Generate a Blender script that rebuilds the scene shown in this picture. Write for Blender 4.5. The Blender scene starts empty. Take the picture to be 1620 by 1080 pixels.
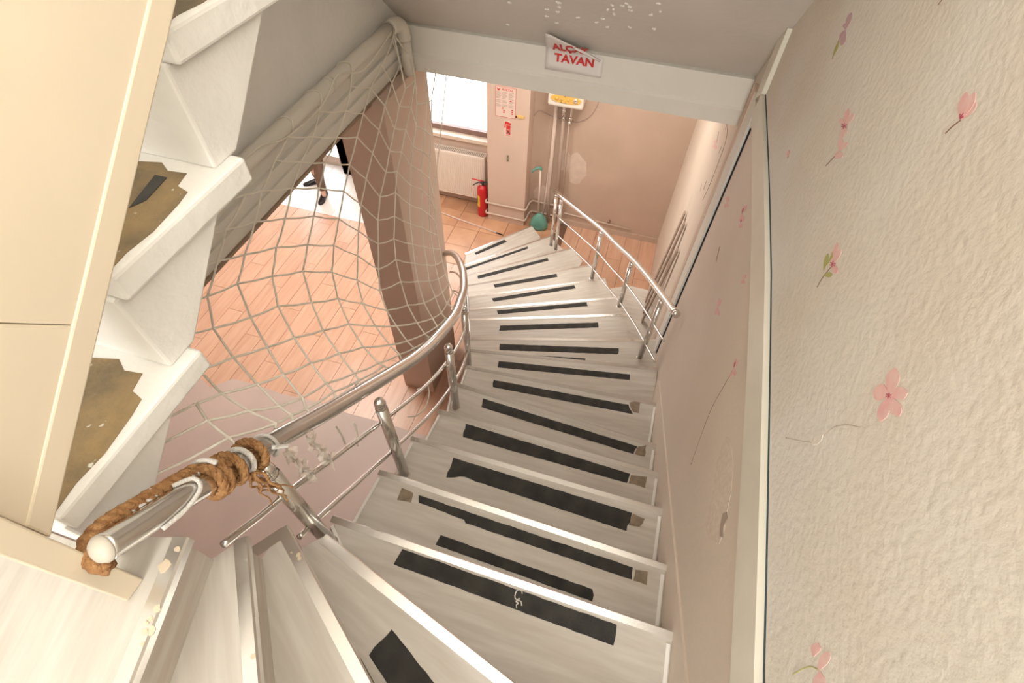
import bpy, bmesh, math, random
from mathutils import Vector, Matrix
random.seed(7)
PI = math.pi
S = bpy.context.scene
C = S.collection
# ------------------------------------------------------------------ camera, world, lights, exposure
ZC = 4.536
M = [[0.9576672, 0.2867644, 0.025293], [0.2426253, -0.7567193, -0.6070493], [-0.1549404, 0.5874879, -0.7942615]]
CAM = Vector((0, 0, ZC))
cd = bpy.data.cameras.new('camera'); cd.sensor_width = 36; cd.lens = 18; cd.clip_start = .02
cam = bpy.data.objects.new('camera', cd); C.objects.link(cam)
R_, D_, F_ = [Vector(r) for r in M]
rot = Matrix((R_, -D_, -F_)).transposed()
cam.matrix_world = Matrix.Translation(CAM) @ rot.to_4x4()
S.camera = cam
w = bpy.data.worlds.new('sky'); S.world = w; w.use_nodes = True
w.node_tree.nodes['Background'].inputs[0].default_value = (.93, .96, 1, 1)
w.node_tree.nodes['Background'].inputs[1].default_value = 7.0
S.view_settings.view_transform = 'Standard'; S.view_settings.look = 'None'
S.view_settings.gamma = 1; S.view_settings.use_curve_mapping = False
S.view_settings.exposure = 0.13
S.cycles.use_denoising = True
S.cycles.max_bounces = 10; S.cycles.diffuse_bounces = 6
def area(name, loc, target, size, power, col, sy=None):
    l = bpy.data.lights.new(name, 'AREA'); l.energy = power; l.color = col
    l.shape = 'RECTANGLE'; l.size = size; l.size_y = sy or size
    o = bpy.data.objects.new(name, l); C.objects.link(o); o.location = loc
    o.rotation_euler = (Vector(target) - Vector(loc)).to_track_quat('-Z', 'Y').to_euler()
    return o
area('upstairs_fill_light', (-.1, .2, 6.95), (-.1, .5, 3.0), 1.3, 14, (1, .985, .955))  # unseen fill added high above the stairs, no known fitting
area('landing_fill_light', (.0, -3.4, 5.2), (-.9, 1.9, 3.3), .9, 128, (1, .985, .95), 1.8)  # soft fill added behind the camera, no actual window there
fd_ = bpy.data.lights.new('bounced_flash', 'SPOT'); fd_.energy = 430; fd_.spot_size = math.radians(105); fd_.spot_blend = .8; fd_.shadow_soft_size = .06; fd_.color = (1, .985, .95)
fo_ = bpy.data.objects.new('bounced_flash', fd_); C.objects.link(fo_); fo_.location = (-.15, -.25, 4.85)
fo_.rotation_euler = (Vector((.468, .25, 5.6)) - fo_.location).to_track_quat('-Z', 'Y').to_euler()
area('downstairs_fill_light', (-3.3, 3.3, 2.98), (-3.3, 3.3, 0), 1.2, 72, (1, .94, .86))  # fill added under the lower ceiling to brighten the hall, no known lamp
area('entrance_fill_light', (-.6, 4.3, 2.98), (-.6, 4.3, 0), .8, 30, (1, .92, .82))  # second downstairs fill, added out of view behind the beam

# ------------------------------------------------------------------ helpers
def ray(u, v):
    return R_ * ((u - 810) / 810) + D_ * ((v - 540) / 810) + F_
def at_x(q, x): d = ray(*q); return CAM + d * (x / d.x)
def at_y(q, y): d = ray(*q); return CAM + d * (y / d.y)
def at_z(q, z): d = ray(*q); return CAM + d * ((z - ZC) / d.z)

def mat(name, col, rough=.6, metal=0, bump=0, bscale=60, var=0, vscale=3, stretch=None, col2=None, spec=None, rnd=0, thr=None, col3=None, scale3=25, thr3=.62):
    m = bpy.data.materials.new(name); m.use_nodes = True
    nt = m.node_tree; b = nt.nodes['Principled BSDF']
    b.inputs['Roughness'].default_value = rough; b.inputs['Metallic'].default_value = metal
    if spec is not None: b.inputs['Specular IOR Level'].default_value = spec
    c = (*col, 1); b.inputs['Base Color'].default_value = c
    L = nt.links.new; N = nt.nodes.new
    tc = N('ShaderNodeTexCoord'); src = tc.outputs['Object']
    if stretch:
        mp = N('ShaderNodeMapping'); mp.inputs['Scale'].default_value = stretch; L(src, mp.inputs[0]); src = mp.outputs[0]
    cur = None
    if rnd:
        oi = N('ShaderNodeObjectInfo')
        ad = N('ShaderNodeVectorMath'); ad.operation = 'ADD'
        cx = N('ShaderNodeVectorMath'); cx.operation = 'SCALE'; cx.inputs[0].default_value = (13, 7, 5); L(oi.outputs['Random'], cx.inputs['Scale'])
        L(src, ad.inputs[0]); L(cx.outputs[0], ad.inputs[1]); src = ad.outputs[0]
    if var:
        nz = N('ShaderNodeTexNoise'); nz.inputs['Scale'].default_value = vscale; nz.inputs['Detail'].default_value = 6; L(src, nz.inputs['Vector'])
        rp = N('ShaderNodeValToRGB'); L(nz.outputs['Fac'], rp.inputs[0])
        a, bb = (.35, .68) if thr is None else thr
        rp.color_ramp.elements[0].position = a; rp.color_ramp.elements[1].position = bb
        c2 = col2 or tuple(x * (1 - var) for x in col)
        rp.color_ramp.elements[0].color = (*c2, 1); rp.color_ramp.elements[1].color = c
        cur = rp.outputs[0]
    if col3:
        nz = N('ShaderNodeTexNoise'); nz.inputs['Scale'].default_value = scale3; nz.inputs['Detail'].default_value = 3; L(tc.outputs['Object'], nz.inputs['Vector'])
        rp = N('ShaderNodeValToRGB'); L(nz.outputs['Fac'], rp.inputs[0]); rp.color_ramp.elements[0].position = thr3; rp.color_ramp.elements[1].position = thr3 + .06
        mx = N('ShaderNodeMix'); mx.data_type = 'RGBA'; L(rp.outputs[0], mx.inputs['Factor'])
        if cur: L(cur, mx.inputs['A'])
        else: mx.inputs['A'].default_value = c
        mx.inputs['B'].default_value = (*col3, 1); cur = mx.outputs['Result']
    if rnd:
        hv = N('ShaderNodeHueSaturation'); mr = N('ShaderNodeMapRange'); L(oi.outputs['Random'], mr.inputs[0])
        mr.inputs['To Min'].default_value = 1 - rnd; mr.inputs['To Max'].default_value = 1 + rnd
        L(mr.outputs[0], hv.inputs['Value'])
        if cur: L(cur, hv.inputs['Color'])
        else: hv.inputs['Color'].default_value = c
        cur = hv.outputs[0]
    if cur: L(cur, b.inputs['Base Color'])
    if bump:
        n2 = N('ShaderNodeTexNoise'); n2.inputs['Scale'].default_value = bscale; n2.inputs['Detail'].default_value = 5; L(src, n2.inputs['Vector'])
        bp = N('ShaderNodeBump'); bp.inputs['Strength'].default_value = bump; bp.inputs['Distance'].default_value = .01
        L(n2.outputs['Fac'], bp.inputs['Height']); L(bp.outputs[0], b.inputs['Normal'])
    return m

def wm(o):
    a = o.matrix_basis.copy()
    return wm(o.parent) @ o.matrix_parent_inverse @ a if o.parent else a
def link(name, me, m=None, parent=None, smooth=False):
    o = bpy.data.objects.new(name, me); C.objects.link(o)
    if m is not None and not me.materials: me.materials.append(m)
    if parent is not None:
        o.parent = parent; o.matrix_parent_inverse = wm(parent).inverted()
    if smooth:
        for p in me.polygons: p.use_smooth = True
    return o
def obj(name, bm, m, parent=None, smooth=False, bevel=0):
    if bevel:
        bmesh.ops.remove_doubles(bm, verts=bm.verts[:], dist=1e-5)
        bmesh.ops.bevel(bm, geom=bm.edges[:], offset=bevel, segments=2, affect='EDGES', profile=.5)
    bmesh.ops.recalc_face_normals(bm, faces=bm.faces[:])
    me = bpy.data.meshes.new(name); bm.to_mesh(me); bm.free()
    return link(name, me, m, parent, smooth)
def tag(o, label, cat, group=None, kind=None):
    o['label'] = label; o['category'] = cat
    if group: o['group'] = group
    if kind: o['kind'] = kind
    return o
def thing(name, label, cat, loc=(0, 0, 0), group=None):
    o = bpy.data.objects.new(name, None); C.objects.link(o); o.location = loc; o.empty_display_size = .1
    return tag(o, label, cat, group)
def struct(o, label=None):
    o['kind'] = 'structure'
    if label: o['label'] = label
    return o
def box(bm, x0, x1, y0, y1, z0, z1):
    v = [bm.verts.new((x, y, z)) for z in (z0, z1) for y in (y0, y1) for x in (x0, x1)]
    for f in ((0, 2, 3, 1), (4, 5, 7, 6), (0, 1, 5, 4), (2, 6, 7, 3), (0, 4, 6, 2), (1, 3, 7, 5)):
        bm.faces.new([v[i] for i in f])
    return bm
def B(*a): return box(bmesh.new(), *a)
def prism(bm, pts, off):
    """extrude a planar loop of 3D points by the vector off"""
    off = Vector(off); a = [bm.verts.new(Vector(p)) for p in pts]; b = [bm.verts.new(Vector(p) + off) for p in pts]
    bm.faces.new(a[::-1]); bm.faces.new(b); n = len(pts)
    for i in range(n): bm.faces.new((a[i], a[(i + 1) % n], b[(i + 1) % n], b[i]))
    return bm
def P(pts, off): return prism(bmesh.new(), pts, off)
def flat(pts, z0, z1): return P([(p[0], p[1], z0) for p in pts], (0, 0, z1 - z0))
def tube(bm, pts, r, n=10, caps=True, closed=False):
    pts = [Vector(p) for p in pts]; m = len(pts); rings = []; up = None
    for i, p in enumerate(pts):
        if closed: t = pts[(i + 1) % m] - pts[i - 1]
        else: t = pts[min(i + 1, m - 1)] - pts[max(i - 1, 0)]
        if t.length < 1e-9: t = Vector((0, 0, 1))
        t.normalize()
        if up is None: up = t.orthogonal().normalized()
        else:
            up = up - t * up.dot(t)
            up = up.normalized() if up.length > 1e-6 else t.orthogonal().normalized()
        s = t.cross(up); rr = r[i] if isinstance(r, (list, tuple)) else r
        rings.append([bm.verts.new(p + (up * math.cos(2 * PI * k / n) + s * math.sin(2 * PI * k / n)) * rr) for k in range(n)])
    for i in range(m - (0 if closed else 1)):
        a, b = rings[i], rings[(i + 1) % m]
        for k in range(n): bm.faces.new((a[k], a[(k + 1) % n], b[(k + 1) % n], b[k]))
    if caps and not closed:
        bm.faces.new(rings[0][::-1]); bm.faces.new(rings[-1])
    return bm
def T(pts, r, n=10, **k): return tube(bmesh.new(), pts, r, n, **k)
def smooth_path(pts, k=6):
    pts = [Vector(p) for p in pts]; out = []
    for i in range(len(pts) - 1):
        p0, p1, p2, p3 = pts[max(i - 1, 0)], pts[i], pts[i + 1], pts[min(i + 2, len(pts) - 1)]
        for j in range(k):
            t = j / k
            out.append(.5 * ((2 * p1) + (p2 - p0) * t + (2 * p0 - 5 * p1 + 4 * p2 - p3) * t * t + (3 * p1 - p0 - 3 * p2 + p3) * t ** 3))
    out.append(pts[-1]); return out
def lathe(prof, loc=(0, 0, 0), n=20, axis=None):
    bm = bmesh.new(); rings = []
    q = Vector(axis).to_track_quat('Z', 'Y') if axis else None
    for r, z in prof:
        ring = []
        for k in range(n):
            v = Vector((r * math.cos(2 * PI * k / n), r * math.sin(2 * PI * k / n), z))
            if q: v = q @ v
            ring.append(bm.verts.new(v + Vector(loc)))
        rings.append(ring)
    for a, b in zip(rings, rings[1:]):
        for k in range(n): bm.faces.new((a[k], a[(k + 1) % n], b[(k + 1) % n], b[k]))
    bm.faces.new(rings[0][::-1]); bm.faces.new(rings[-1]); return bm
def text(name, s, size, loc, rot, m, parent=None, align='LEFT', ext=.0006, sx=1, bold=0, sy=1):
    cu = bpy.data.curves.new('t', 'FONT'); cu.body = s; cu.size = size; cu.align_x = align; cu.extrude = ext; cu.offset = bold; cu.resolution_u = 3
    t = bpy.data.objects.new('t', cu); C.objects.link(t)
    dg = bpy.context.evaluated_depsgraph_get(); me = bpy.data.meshes.new_from_object(t.evaluated_get(dg))
    bpy.data.objects.remove(t); me.materials.clear()
    o = link(name, me, m, parent); rm = rot if isinstance(rot, Matrix) else Matrix.Rotation(rot, 4, 'X')
    o.matrix_basis = Matrix.Translation(loc) @ rm @ Matrix.Diagonal((sx, sy, 1, 1)); return o

# ------------------------------------------------------------------ materials
W_UP = mat('upper_wall_plaster', (.71, .69, .65), .8, bump=.34, bscale=62, var=.10, vscale=2.2, col2=(.66, .61, .53))
W_LOW = mat('lower_wall_paint', (.72, .63, .54), .6, bump=.12, bscale=40, var=.06, vscale=2)
W_PEACH = mat('bounce_tinted_wall_paint', (.66, .51, .42), .6, bump=.1, bscale=50, var=.06, vscale=1.5)  # peach tint puts warm floor and window bounce into the wall colour
W_FAR = mat('boiler_wall_paint', (.56, .42, .33), .7, bump=.1, bscale=40, var=.12, vscale=2)
SOFFIT = mat('soffit_paint', (.66, .62, .57), .7, bump=.15, bscale=30, var=.05, vscale=3)
BEAM = mat('beam_paint', (.77, .75, .69), .6, bump=.12, bscale=20, var=.05, vscale=3)
WHITE_TRIM = mat('white_gloss_trim', (.74, .71, .62), .35, var=.06, vscale=8)
OLD_WHITE = mat('thick_white_stair_paint', (.77, .76, .73), .55, bump=.35, bscale=28, var=.06, vscale=5)
GRIME = mat('grimy_brown_concrete', (.30, .21, .10), .75, bump=.5, bscale=40, var=.5, vscale=9, col2=(.13, .10, .06), col3=(.62, .62, .55), scale3=48, thr3=.68)
CREAM = mat('cream_panel_paint', (.72, .63, .49), .45, bump=.04, bscale=15, var=.07, vscale=2)
TREAD = mat('whitewashed_oak_laminate', (.62, .59, .54), .45, var=.16, vscale=2.6, stretch=(1.6, 16, 4), rnd=.03, col2=(.52, .48, .43))
RISER = mat('oak_laminate_riser', (.56, .53, .48), .45, var=.16, vscale=2.6, stretch=(1.6, 4, 16), rnd=.04, col2=(.46, .40, .35))
ALU = mat('brushed_aluminium', (.80, .79, .77), .27, metal=1, bump=.05, bscale=200, stretch=(1, 30, 30))
EDGE = mat('edge_trim_glint', (.86, .85, .82), .3)  # bright white stands in for the reflection on the aluminium strips
STEEL = mat('polished_stainless_steel', (.74, .72, .69), .2, metal=1)
CHROME = mat('chrome', (.85, .84, .82), .08, metal=1)
CAPW = mat('cream_plastic_cap', (.52, .48, .41), .5)
TAPEM = mat('black_grip_tape', (.018, .018, .018), .8, bump=.3, bscale=300, var=.6, vscale=14, col2=(.05, .048, .042), thr=(.3, .75))
RESID = mat('brown_tape_residue', (.32, .25, .18), .8, var=.4, vscale=30)
PLANK = mat('oak_floor_laminate', (.66, .42, .30), .3, var=.12, vscale=2.2, stretch=(12, 1.2, 4), rnd=.035, col2=(.58, .34, .23))
TILE = mat('terracotta_floor_tile', (.64, .38, .23), .35, var=.2, vscale=3, rnd=.06, col2=(.50, .27, .16))
WTILE = mat('white_entrance_tile', (.80, .76, .72), .3, var=.04, vscale=3, rnd=.02)
GAP = mat('dark_joint', (.16, .09, .06), .9)
SCREED = mat('mauve_floor_screed', (.54, .43, .38), .5, var=.08, vscale=2.5, bump=.03, bscale=20)
PVC = mat('white_pvc_pipe', (.70, .67, .60), .4, var=.05, vscale=6)
PIPEM = mat('painted_steel_pipe', (.62, .50, .42), .45, var=.06, vscale=8)
CORD = mat('braided_net_cord', (.90, .86, .76), .8, bump=.6, bscale=400)
CORDW = mat('white_braided_cord', (.82, .80, .76), .75, bump=.8, bscale=350)
JUTE = mat('jute_rope', (.46, .25, .10), .85, bump=.9, bscale=220, var=.4, vscale=60, col2=(.30, .14, .05))
DARKW = mat('dark_brown_window_frame', (.24, .145, .12), .4)
SILL = mat('marble_sill', (.72, .62, .52), .3, var=.08, vscale=8)
RADW = mat('radiator_enamel', (.76, .68, .60), .3)
RED = mat('red_extinguisher_paint', (.55, .015, .02), .28)
BLACKP = mat('black_rubber', (.02, .02, .02), .5)
YELLOW = mat('yellow_label', (.80, .55, .06), .5)
PAPER = mat('paper', (.78, .76, .74), .7)
PAPERP = mat('poster_paper', (.72, .58, .50), .7)
REDINK = mat('red_ink', (.60, .03, .03), .6)
GREYINK = mat('grey_ink', (.42, .33, .29), .7)
BOILW = mat('boiler_white_enamel', (.74, .68, .61), .3)
OCHRE = mat('ochre_control_panel', (.66, .42, .10), .4)
TEAL = mat('teal_plastic', (.13, .33, .27), .4, var=.15, vscale=10)
POLE = mat('pink_white_pole', (.72, .60, .54), .4)
SKIN = mat('skin', (.56, .34, .24), .5)
TROUSER = mat('brown_trouser_cloth', (.15, .095, .065), .85, bump=.2, bscale=120)
SHIRT = mat('dark_shirt_cloth', (.10, .10, .12), .85)
SHOE = mat('black_leather', (.012, .012, .014), .25)
HAIR = mat('dark_hair', (.03, .02, .015), .7)
PINK = mat('pink_petal_print', (.74, .42, .42), .8, var=.25, vscale=40, col2=(.76, .55, .52))
PINKD = mat('deep_pink_print', (.45, .09, .14), .8)
LILAC = mat('lilac_petal_print', (.55, .38, .43), .8)
GREEN = mat('olive_leaf_print', (.40, .40, .15), .8)
TWIG = mat('brown_twig_print', (.20, .11, .08), .8)
WORN = mat('exposed_white_plaster', (.74, .70, .64), .9, bump=.3, bscale=80)
CHALK = mat('chalk_mark', (.75, .74, .70), .9)
GLASS = bpy.data.materials.new('window_glass'); GLASS.use_nodes = True
_b = GLASS.node_tree.nodes['Principled BSDF']; _b.inputs['Transmission Weight'].default_value = 1; _b.inputs['Roughness'].default_value = .0; _b.inputs['IOR'].default_value = 1.02; _b.inputs['Base Color'].default_value = (1, 1, 1, 1)
FILM = bpy.data.materials.new('clear_plastic_film'); FILM.use_nodes = True
_b = FILM.node_tree.nodes['Principled BSDF']; _b.inputs['Transmission Weight'].default_value = .8; _b.inputs['Roughness'].default_value = .25; _b.inputs['IOR'].default_value = 1.15; _b.inputs['Base Color'].default_value = (.95, .92, .86, 1)

# ------------------------------------------------------------------ setting
WX = .468                                     # right wall plane
fl = struct(obj('floor', B(-5.4, WX, -1.6, 6.0, -.12, -.006), GAP))
k = 0
for i in range(29):                            # laminate planks, 0.2 m wide, running away from the camera
    x0 = -5.33 + .2 * i; x1 = x0 + .196
    ys = -1.2 + ((i * .47) % 1.2)
    while ys < 5.5:
        y0, y1 = max(ys, 1.78), min(ys + 1.196, 5.56)
        if x0 < -2.85: y1 = min(y1, 4.655)
        elif x0 < -.86: y1 = min(y1, 4.30)
        ys += 1.2
        if y1 - y0 < .05 or x0 > WX - .05: continue
        obj('plank', B(x0, min(x1, WX), y0, y1, -.006, .003), PLANK, fl)
for i in range(6):                             # terracotta tiles by the radiator
    for j in range(4):
        x0 = -2.84 + .335 * i; y0 = 4.31 + .335 * j
        obj('tile', B(x0, min(x0 + .330, -.87), y0, min(y0 + .330, 5.56), -.006, .003), TILE, fl)
for i in range(5):                             # white tiles inside the entrance
    for j in range(3):
        x0 = -5.33 + .5 * i; y0 = 4.66 + .45 * j
        obj('tile', B(x0, min(x0 + .496, -2.85), y0, min(y0 + .446, 5.95), -.006, .003), WTILE, fl)
bm = bmesh.new()                               # plain mauve area under the landing
edge = [(-5.33, 1.96), (-3.95, 1.94), (-3.81, 1.90), (-3.66, 1.84), (-3.58, 1.93), (-3.5, 2.0), (-3.3, 2.01), (-2.9, 1.99), (-2.5, 2.02), (-2.2, 1.99), (-1.8, 2.0), (-1.3, 1.99), (WX, 2.0)]
s_ = obj('floor_screed', flat(edge + [(WX, -1.6), (-5.33, -1.6)], -.006, .004), SCREED, fl)

wr = struct(obj('wall_right', B(WX, WX + .15, -3.6, 5.75, -.12, 3.34), W_LOW))
up = struct(obj('wall_right_upper', B(WX - .004, WX + .15, -3.6, 3.05, 3.34, 7.0), W_UP))
struct(obj('wall_back', B(-5.4, WX + .15, -3.75, -3.6, -.12, 7.0), W_UP))
struct(obj('wall_far', B(-1.32, WX, 5.5, 5.75, 0, 3.04), W_FAR))
pil = struct(obj('pillar_window', B(-1.80, -1.30, 5.28, 5.6, 0, 3.04), W_PEACH, bevel=.004))
wf = bmesh.new()                               # window wall with its opening, and the entrance
for a in ((-4.12, -3.2, 5.57, 5.75, 0, 3.04), (-3.2, -1.80, 5.57, 5.75, 0, .93), (-3.2, -1.80, 5.57, 5.75, 2.35, 3.04), (-1.835, -1.80, 5.57, 5.75, .93, 2.35),
          (-5.55, -4.12, 5.78, 5.92, 2.25, 3.04), (-4.12, -4.0, 5.57, 5.92, 0, 3.04)): box(wf, *a)
struct(obj('wall_window', wf, W_PEACH))
struct(obj('wall_left', B(-5.55, -5.4, -1.6, 5.92, -.12, 3.04), W_PEACH))
ce = bmesh.new()
box(ce, -5.55, -1.9, -1.6, 5.92, 3.04, 3.3); box(ce, -1.9, WX, 3.2, 5.92, 3.04, 3.3)
struct(obj('ceiling_lower', ce, BEAM))
struct(obj('ceiling_upper', B(-1.9, WX + .15, -3.75, 1.3, 7.0, 7.1), SOFFIT))
slp = [(2.98, 3.283), (1.25, 4.80), (1.25, 7.0), (1.37, 7.0), (1.37, 4.93), (3.1, 3.42)]
so = struct(obj('ceiling', P([(-1.6, y, z) for y, z in slp], (1.6 + WX, 0, 0)), SOFFIT))
bm = bmesh.new(); rs = random.Random(3)        # little star flecks standing off the soffit
for i in range(26):
    q = (rs.uniform(800, 1075), rs.uniform(1, 46)); d = ray(*q)
    n = Vector((0, .659, .753)); p0 = Vector((0, 2.98, 3.283)); p = CAM + d * ((p0 - CAM).dot(n) / d.dot(n))
    for j in range(4):
        a = rs.uniform(0, 6.28); c = p + Vector((math.cos(a), -math.sin(a) * .753, math.sin(a) * .659)) * .006
        box(bm, c.x - .004, c.x + .004, c.y - .003, c.y + .003, c.z - .003, c.z + .002)
o = obj('plaster_fleck', bm, BEAM, so); o['kind'] = 'stuff'

# beams round the well
bf = struct(obj('beam_front', B(-1.9, WX, 2.94, 3.2, 3.04, 3.285), BEAM, bevel=.004))
obj('beam_ledge', P([(-1.52, y, z) for y, z in ((2.945, 3.095), (2.925, 3.10), (2.925, 3.125), (2.945, 3.14))], (1.52 + WX, 0, 0)), BEAM, bf)
obj('lower_fascia', B(-1.5, WX, 2.933, 2.945, 3.036, 3.096), BEAM, bf)
bl = struct(obj('beam_left', B(-1.9, -1.535, -.2, 2.94, 3.045, 3.3), BEAM, bevel=.004))
obj('beam_ledge', B(-1.54, -1.512, .2, 2.93, 3.16, 3.20), BEAM, bl)
obj('beam_ledge', B(-1.54, -1.522, .2, 2.93, 3.10, 3.125), BEAM, bl)
obj('bottom_board', B(-1.7, -1.525, .2, 2.93, 3.033, 3.047), mat('brown_edge_board', (.33, .24, .17), .7), bl)
struct(obj('wall_left_upper', B(-1.68, -1.53, -3.6, 3.2, 3.28, 7.0), OLD_WHITE))
pl = struct(obj('pillar_hall', B(-1.78, -1.46, 2.475, 3.1, 0, 3.04), W_PEACH, bevel=.004))

# floor-level strip on the right wall, turning up at the soffit
cl, cr = [], []
for q in ((1172, 1080), (1177, 940), (1187, 740), (1196, 540), (1199, 350), (1197, 145)): cl.append(at_x(q, WX))
for q in ((1211, 1080), (1214, 965), (1217, 790), (1221, 540), (1222, 400), (1217, 250), (1212, 146)): cr.append(at_x(q, WX))
def yline(L, y):
    for a, b in zip(L, L[1:]):
        if a.y <= y <= b.y: return a.z + (b.z - a.z) * (y - a.y) / (b.y - a.y)
    return L[0].z if y < L[0].y else L[-1].z
ys = [-3.5, -1.5, -.6, 0, .24, .4, .6, .8, 1.0, 1.3, 1.6, 1.9, 2.2, 2.52]
poly = [(WX, y, yline(cl, y)) for y in ys] + [(WX, 2.62, 3.335)] + [(WX, y, yline(cr, y)) for y in ys[::-1]]
bm = bmesh.new(); n_ = len(ys)
lo = [(WX, y, yline(cl, y)) for y in ys]; hi = [(WX, y, yline(cr, y)) for y in ys]
def strip(bm, lo, hi, off):
    off = Vector(off)
    V = [[bm.verts.new(Vector(p) + o_) for p in L] for L in (lo, hi) for o_ in (Vector(), off)]
    for i in range(len(lo) - 1):
        for a, b in ((0, 1), (1, 3), (3, 2), (2, 0)):
            bm.faces.new((V[a][i], V[a][i + 1], V[b][i + 1], V[b][i]))
    for i in (0, -1): bm.faces.new((V[0][i], V[1][i], V[3][i], V[2][i]))
    return bm
struct(obj('trim_1', strip(bm, lo, hi, (-.022, 0, 0)), WHITE_TRIM, bevel=0))
bm = bmesh.new()
strip(bm, [(WX, y, yline(cr, y) - .002) for y in ys], [(WX, y, yline(cr, y) + .007) for y in ys], (-.0055, 0, 0))
struct(obj('trim_gap', bm, mat('dark_teal_gap', (.04, .07, .075), .9)))
struct(obj('trim_2', P([(WX, 2.50, 3.42), (WX, 2.62, 3.335), (WX, 2.64, 3.62), (WX, 2.52, 3.68)], (-.024, 0, 0)), WHITE_TRIM))
t3 = struct(obj('trim_3', B(WX - .018, WX, 2.535, 2.70, 1.0, 3.335), BEAM))
t4 = struct(obj('trim_4', B(WX - .022, WX, 2.70, 2.79, 1.0, 3.335), W_PEACH))
struct(obj('trim_gap', B(WX - .006, WX, 2.515, 2.535, 1.0, 3.24), mat('black_gap', (.01, .012, .018), .9)))
# sloping skirting on the stair wall
a, b = Vector((WX, .1, 2.985)), Vector((WX, 2.05, 1.745))
struct(obj('baseboard_right', P([a, b, b - Vector((0, 0, .22)), a - Vector((0, 0, .22))], (-.008, 0, 0)), W_LOW))
struct(obj('baseboard_far', B(-1.3, WX, 5.485, 5.5, 0, .08), W_FAR))

# ------------------------------------------------------------------ window and entrance door
wd = struct(obj('window_1', B(-3.2, -1.835, 5.60, 5.66, .985, 1.05), DARKW))
obj('frame_jamb', B(-1.875, -1.835, 5.60, 5.66, 1.05, 2.35), DARKW, wd); obj('frame_jamb', B(-3.2, -3.14, 5.60, 5.66, 1.05, 2.35), DARKW, wd)
obj('frame_head', B(-3.14, -1.875, 5.60, 5.66, 2.29, 2.35), DARKW, wd)
obj('pane', B(-3.14, -1.875, 5.625, 5.631, 1.05, 2.29), GLASS, wd)
struct(obj('sill_1', B(-3.2, -1.83, 5.50, 5.66, .935, .985), SILL, bevel=.006))
dr = struct(obj('door_1', B(-4.24, -4.14, 5.72, 5.80, 0, 2.25), DARKW))
obj('threshold', B(-5.4, -4.24, 5.74, 5.82, 0, .13), SILL, dr)
obj('pane', B(-5.4, -4.24, 5.77, 5.776, .13, 2.25), GLASS, dr)
obj('door_frame', B(-5.4, -4.24, 5.74, 5.80, 2.19, 2.25), DARKW, dr)
gr = bpy.data.objects
struct(obj('street_ground', B(-9, 3, 5.95, 14, -.3, -.15), WTILE))

struct(obj('floor_landing', B(-1.6, WX, -3.6, -1.195, 3.2, 3.42), TREAD))
struct(obj('wall_below_landing', B(-5.4, WX, -1.75, -1.6, 0, 3.2), W_PEACH))
# ------------------------------------------------------------------ lower staircase
AB = {0: ((-.718, .124), (-.35, -1.2)), 1: ((-.70, .187), (.40, -1.2)), 2: ((-.707, .271), (.465, -.53)), 3: ((-.66, .315), (.465, -.022)),
      4: ((-.728, .415), (.465, .400)), 5: ((-.71, .683), (.465, .656)), 6: ((-.704, .94), (.465, .943)), 7: ((-.69, 1.203), (.465, 1.197)),
      8: ((-.735, 1.494), (.465, 1.446)), 9: ((-.754, 1.745), (.465, 1.836)), 10: ((-.852, 1.995), (.465, 2.243)), 11: ((-.941, 2.22), (.465, 2.65)),
      12: ((-1.076, 2.526), (.221, 3.003)), 13: ((-1.174, 2.775), (.112, 3.344)), 14: ((-1.296, 3.051), (-.056, 3.729)), 15: ((-1.416, 3.357), (-.20, 4.085)),
      16: ((-1.534, 3.657), (-.518, 4.458)), 17: ((-1.673, 3.97), (-.839, 4.786)), 18: ((-1.782, 4.356), (-1.149, 5.108))}
OUT = {1: [], 2: [(.465, -1.2)], 12: [(.283, 2.74)], 13: [(.205, 3.03)], 14: [(.055, 3.49)], 15: [(-.10, 3.83)], 16: [(-.35, 4.28)], 17: [(-.60, 4.57)], 18: [(-.985, 4.93)]}
TAPE={3:[[(-0.353,0.138),(-0.184,0.051),(-0.244,-0.020),(-0.389,0.063)]],4:[[(-0.459,0.386),(0.285,0.371),(0.285,0.311),(-0.464,0.331)]],5:[[(-0.527,0.633),(0.342,0.613),(0.342,0.569),(-0.309,0.585),(-0.321,0.594),(-0.512,0.606)],[(-0.386,0.513),(0.212,0.496),(0.217,0.456),(-0.389,0.474)]],6:[[(-0.493,0.899),(0.332,0.889),(0.323,0.805),(-0.357,0.824),(-0.413,0.831),(-0.489,0.801),(-0.493,0.828),(-0.487,0.843)]],7:[[(-0.538,1.170),(0.321,1.152),(0.316,1.100),(-0.527,1.094)]],8:[[(-0.540,1.442),(0.361,1.408),(0.348,1.357),(-0.532,1.384)]],9:[[(-0.556,1.693),(0.292,1.771),(0.330,1.714),(-0.548,1.641)]],10:[[(-0.608,1.964),(0.284,2.131),(0.291,2.085),(-0.600,1.911)]],11:[[(-0.684,2.239),(0.187,2.474),(0.191,2.419),(-0.671,2.183)],[(-0.396,2.220),(-0.037,2.304),(-0.034,2.287)]],12:[[(-0.780,2.550),(-0.013,2.833),(0.002,2.781),(-0.769,2.498)]],13:[[(-0.902,2.847),(-0.158,3.192),(-0.138,3.150),(-0.878,2.809)]],14:[[(-1.044,3.124),(-0.327,3.541),(-0.303,3.504),(-1.012,3.092)]],15:[[(-1.136,3.467),(-0.559,3.818),(-0.535,3.777),(-1.108,3.430)]],16:[[(-1.395,3.703),(-0.736,4.211),(-0.715,4.174),(-1.371,3.660)]],17:[[(-1.655,3.922),(-1.048,4.515),(-1.030,4.485),(-1.641,3.884)]],18:[[(-1.684,4.394),(-1.409,4.740),(-1.362,4.712),(-1.655,4.368)]]}
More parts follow.
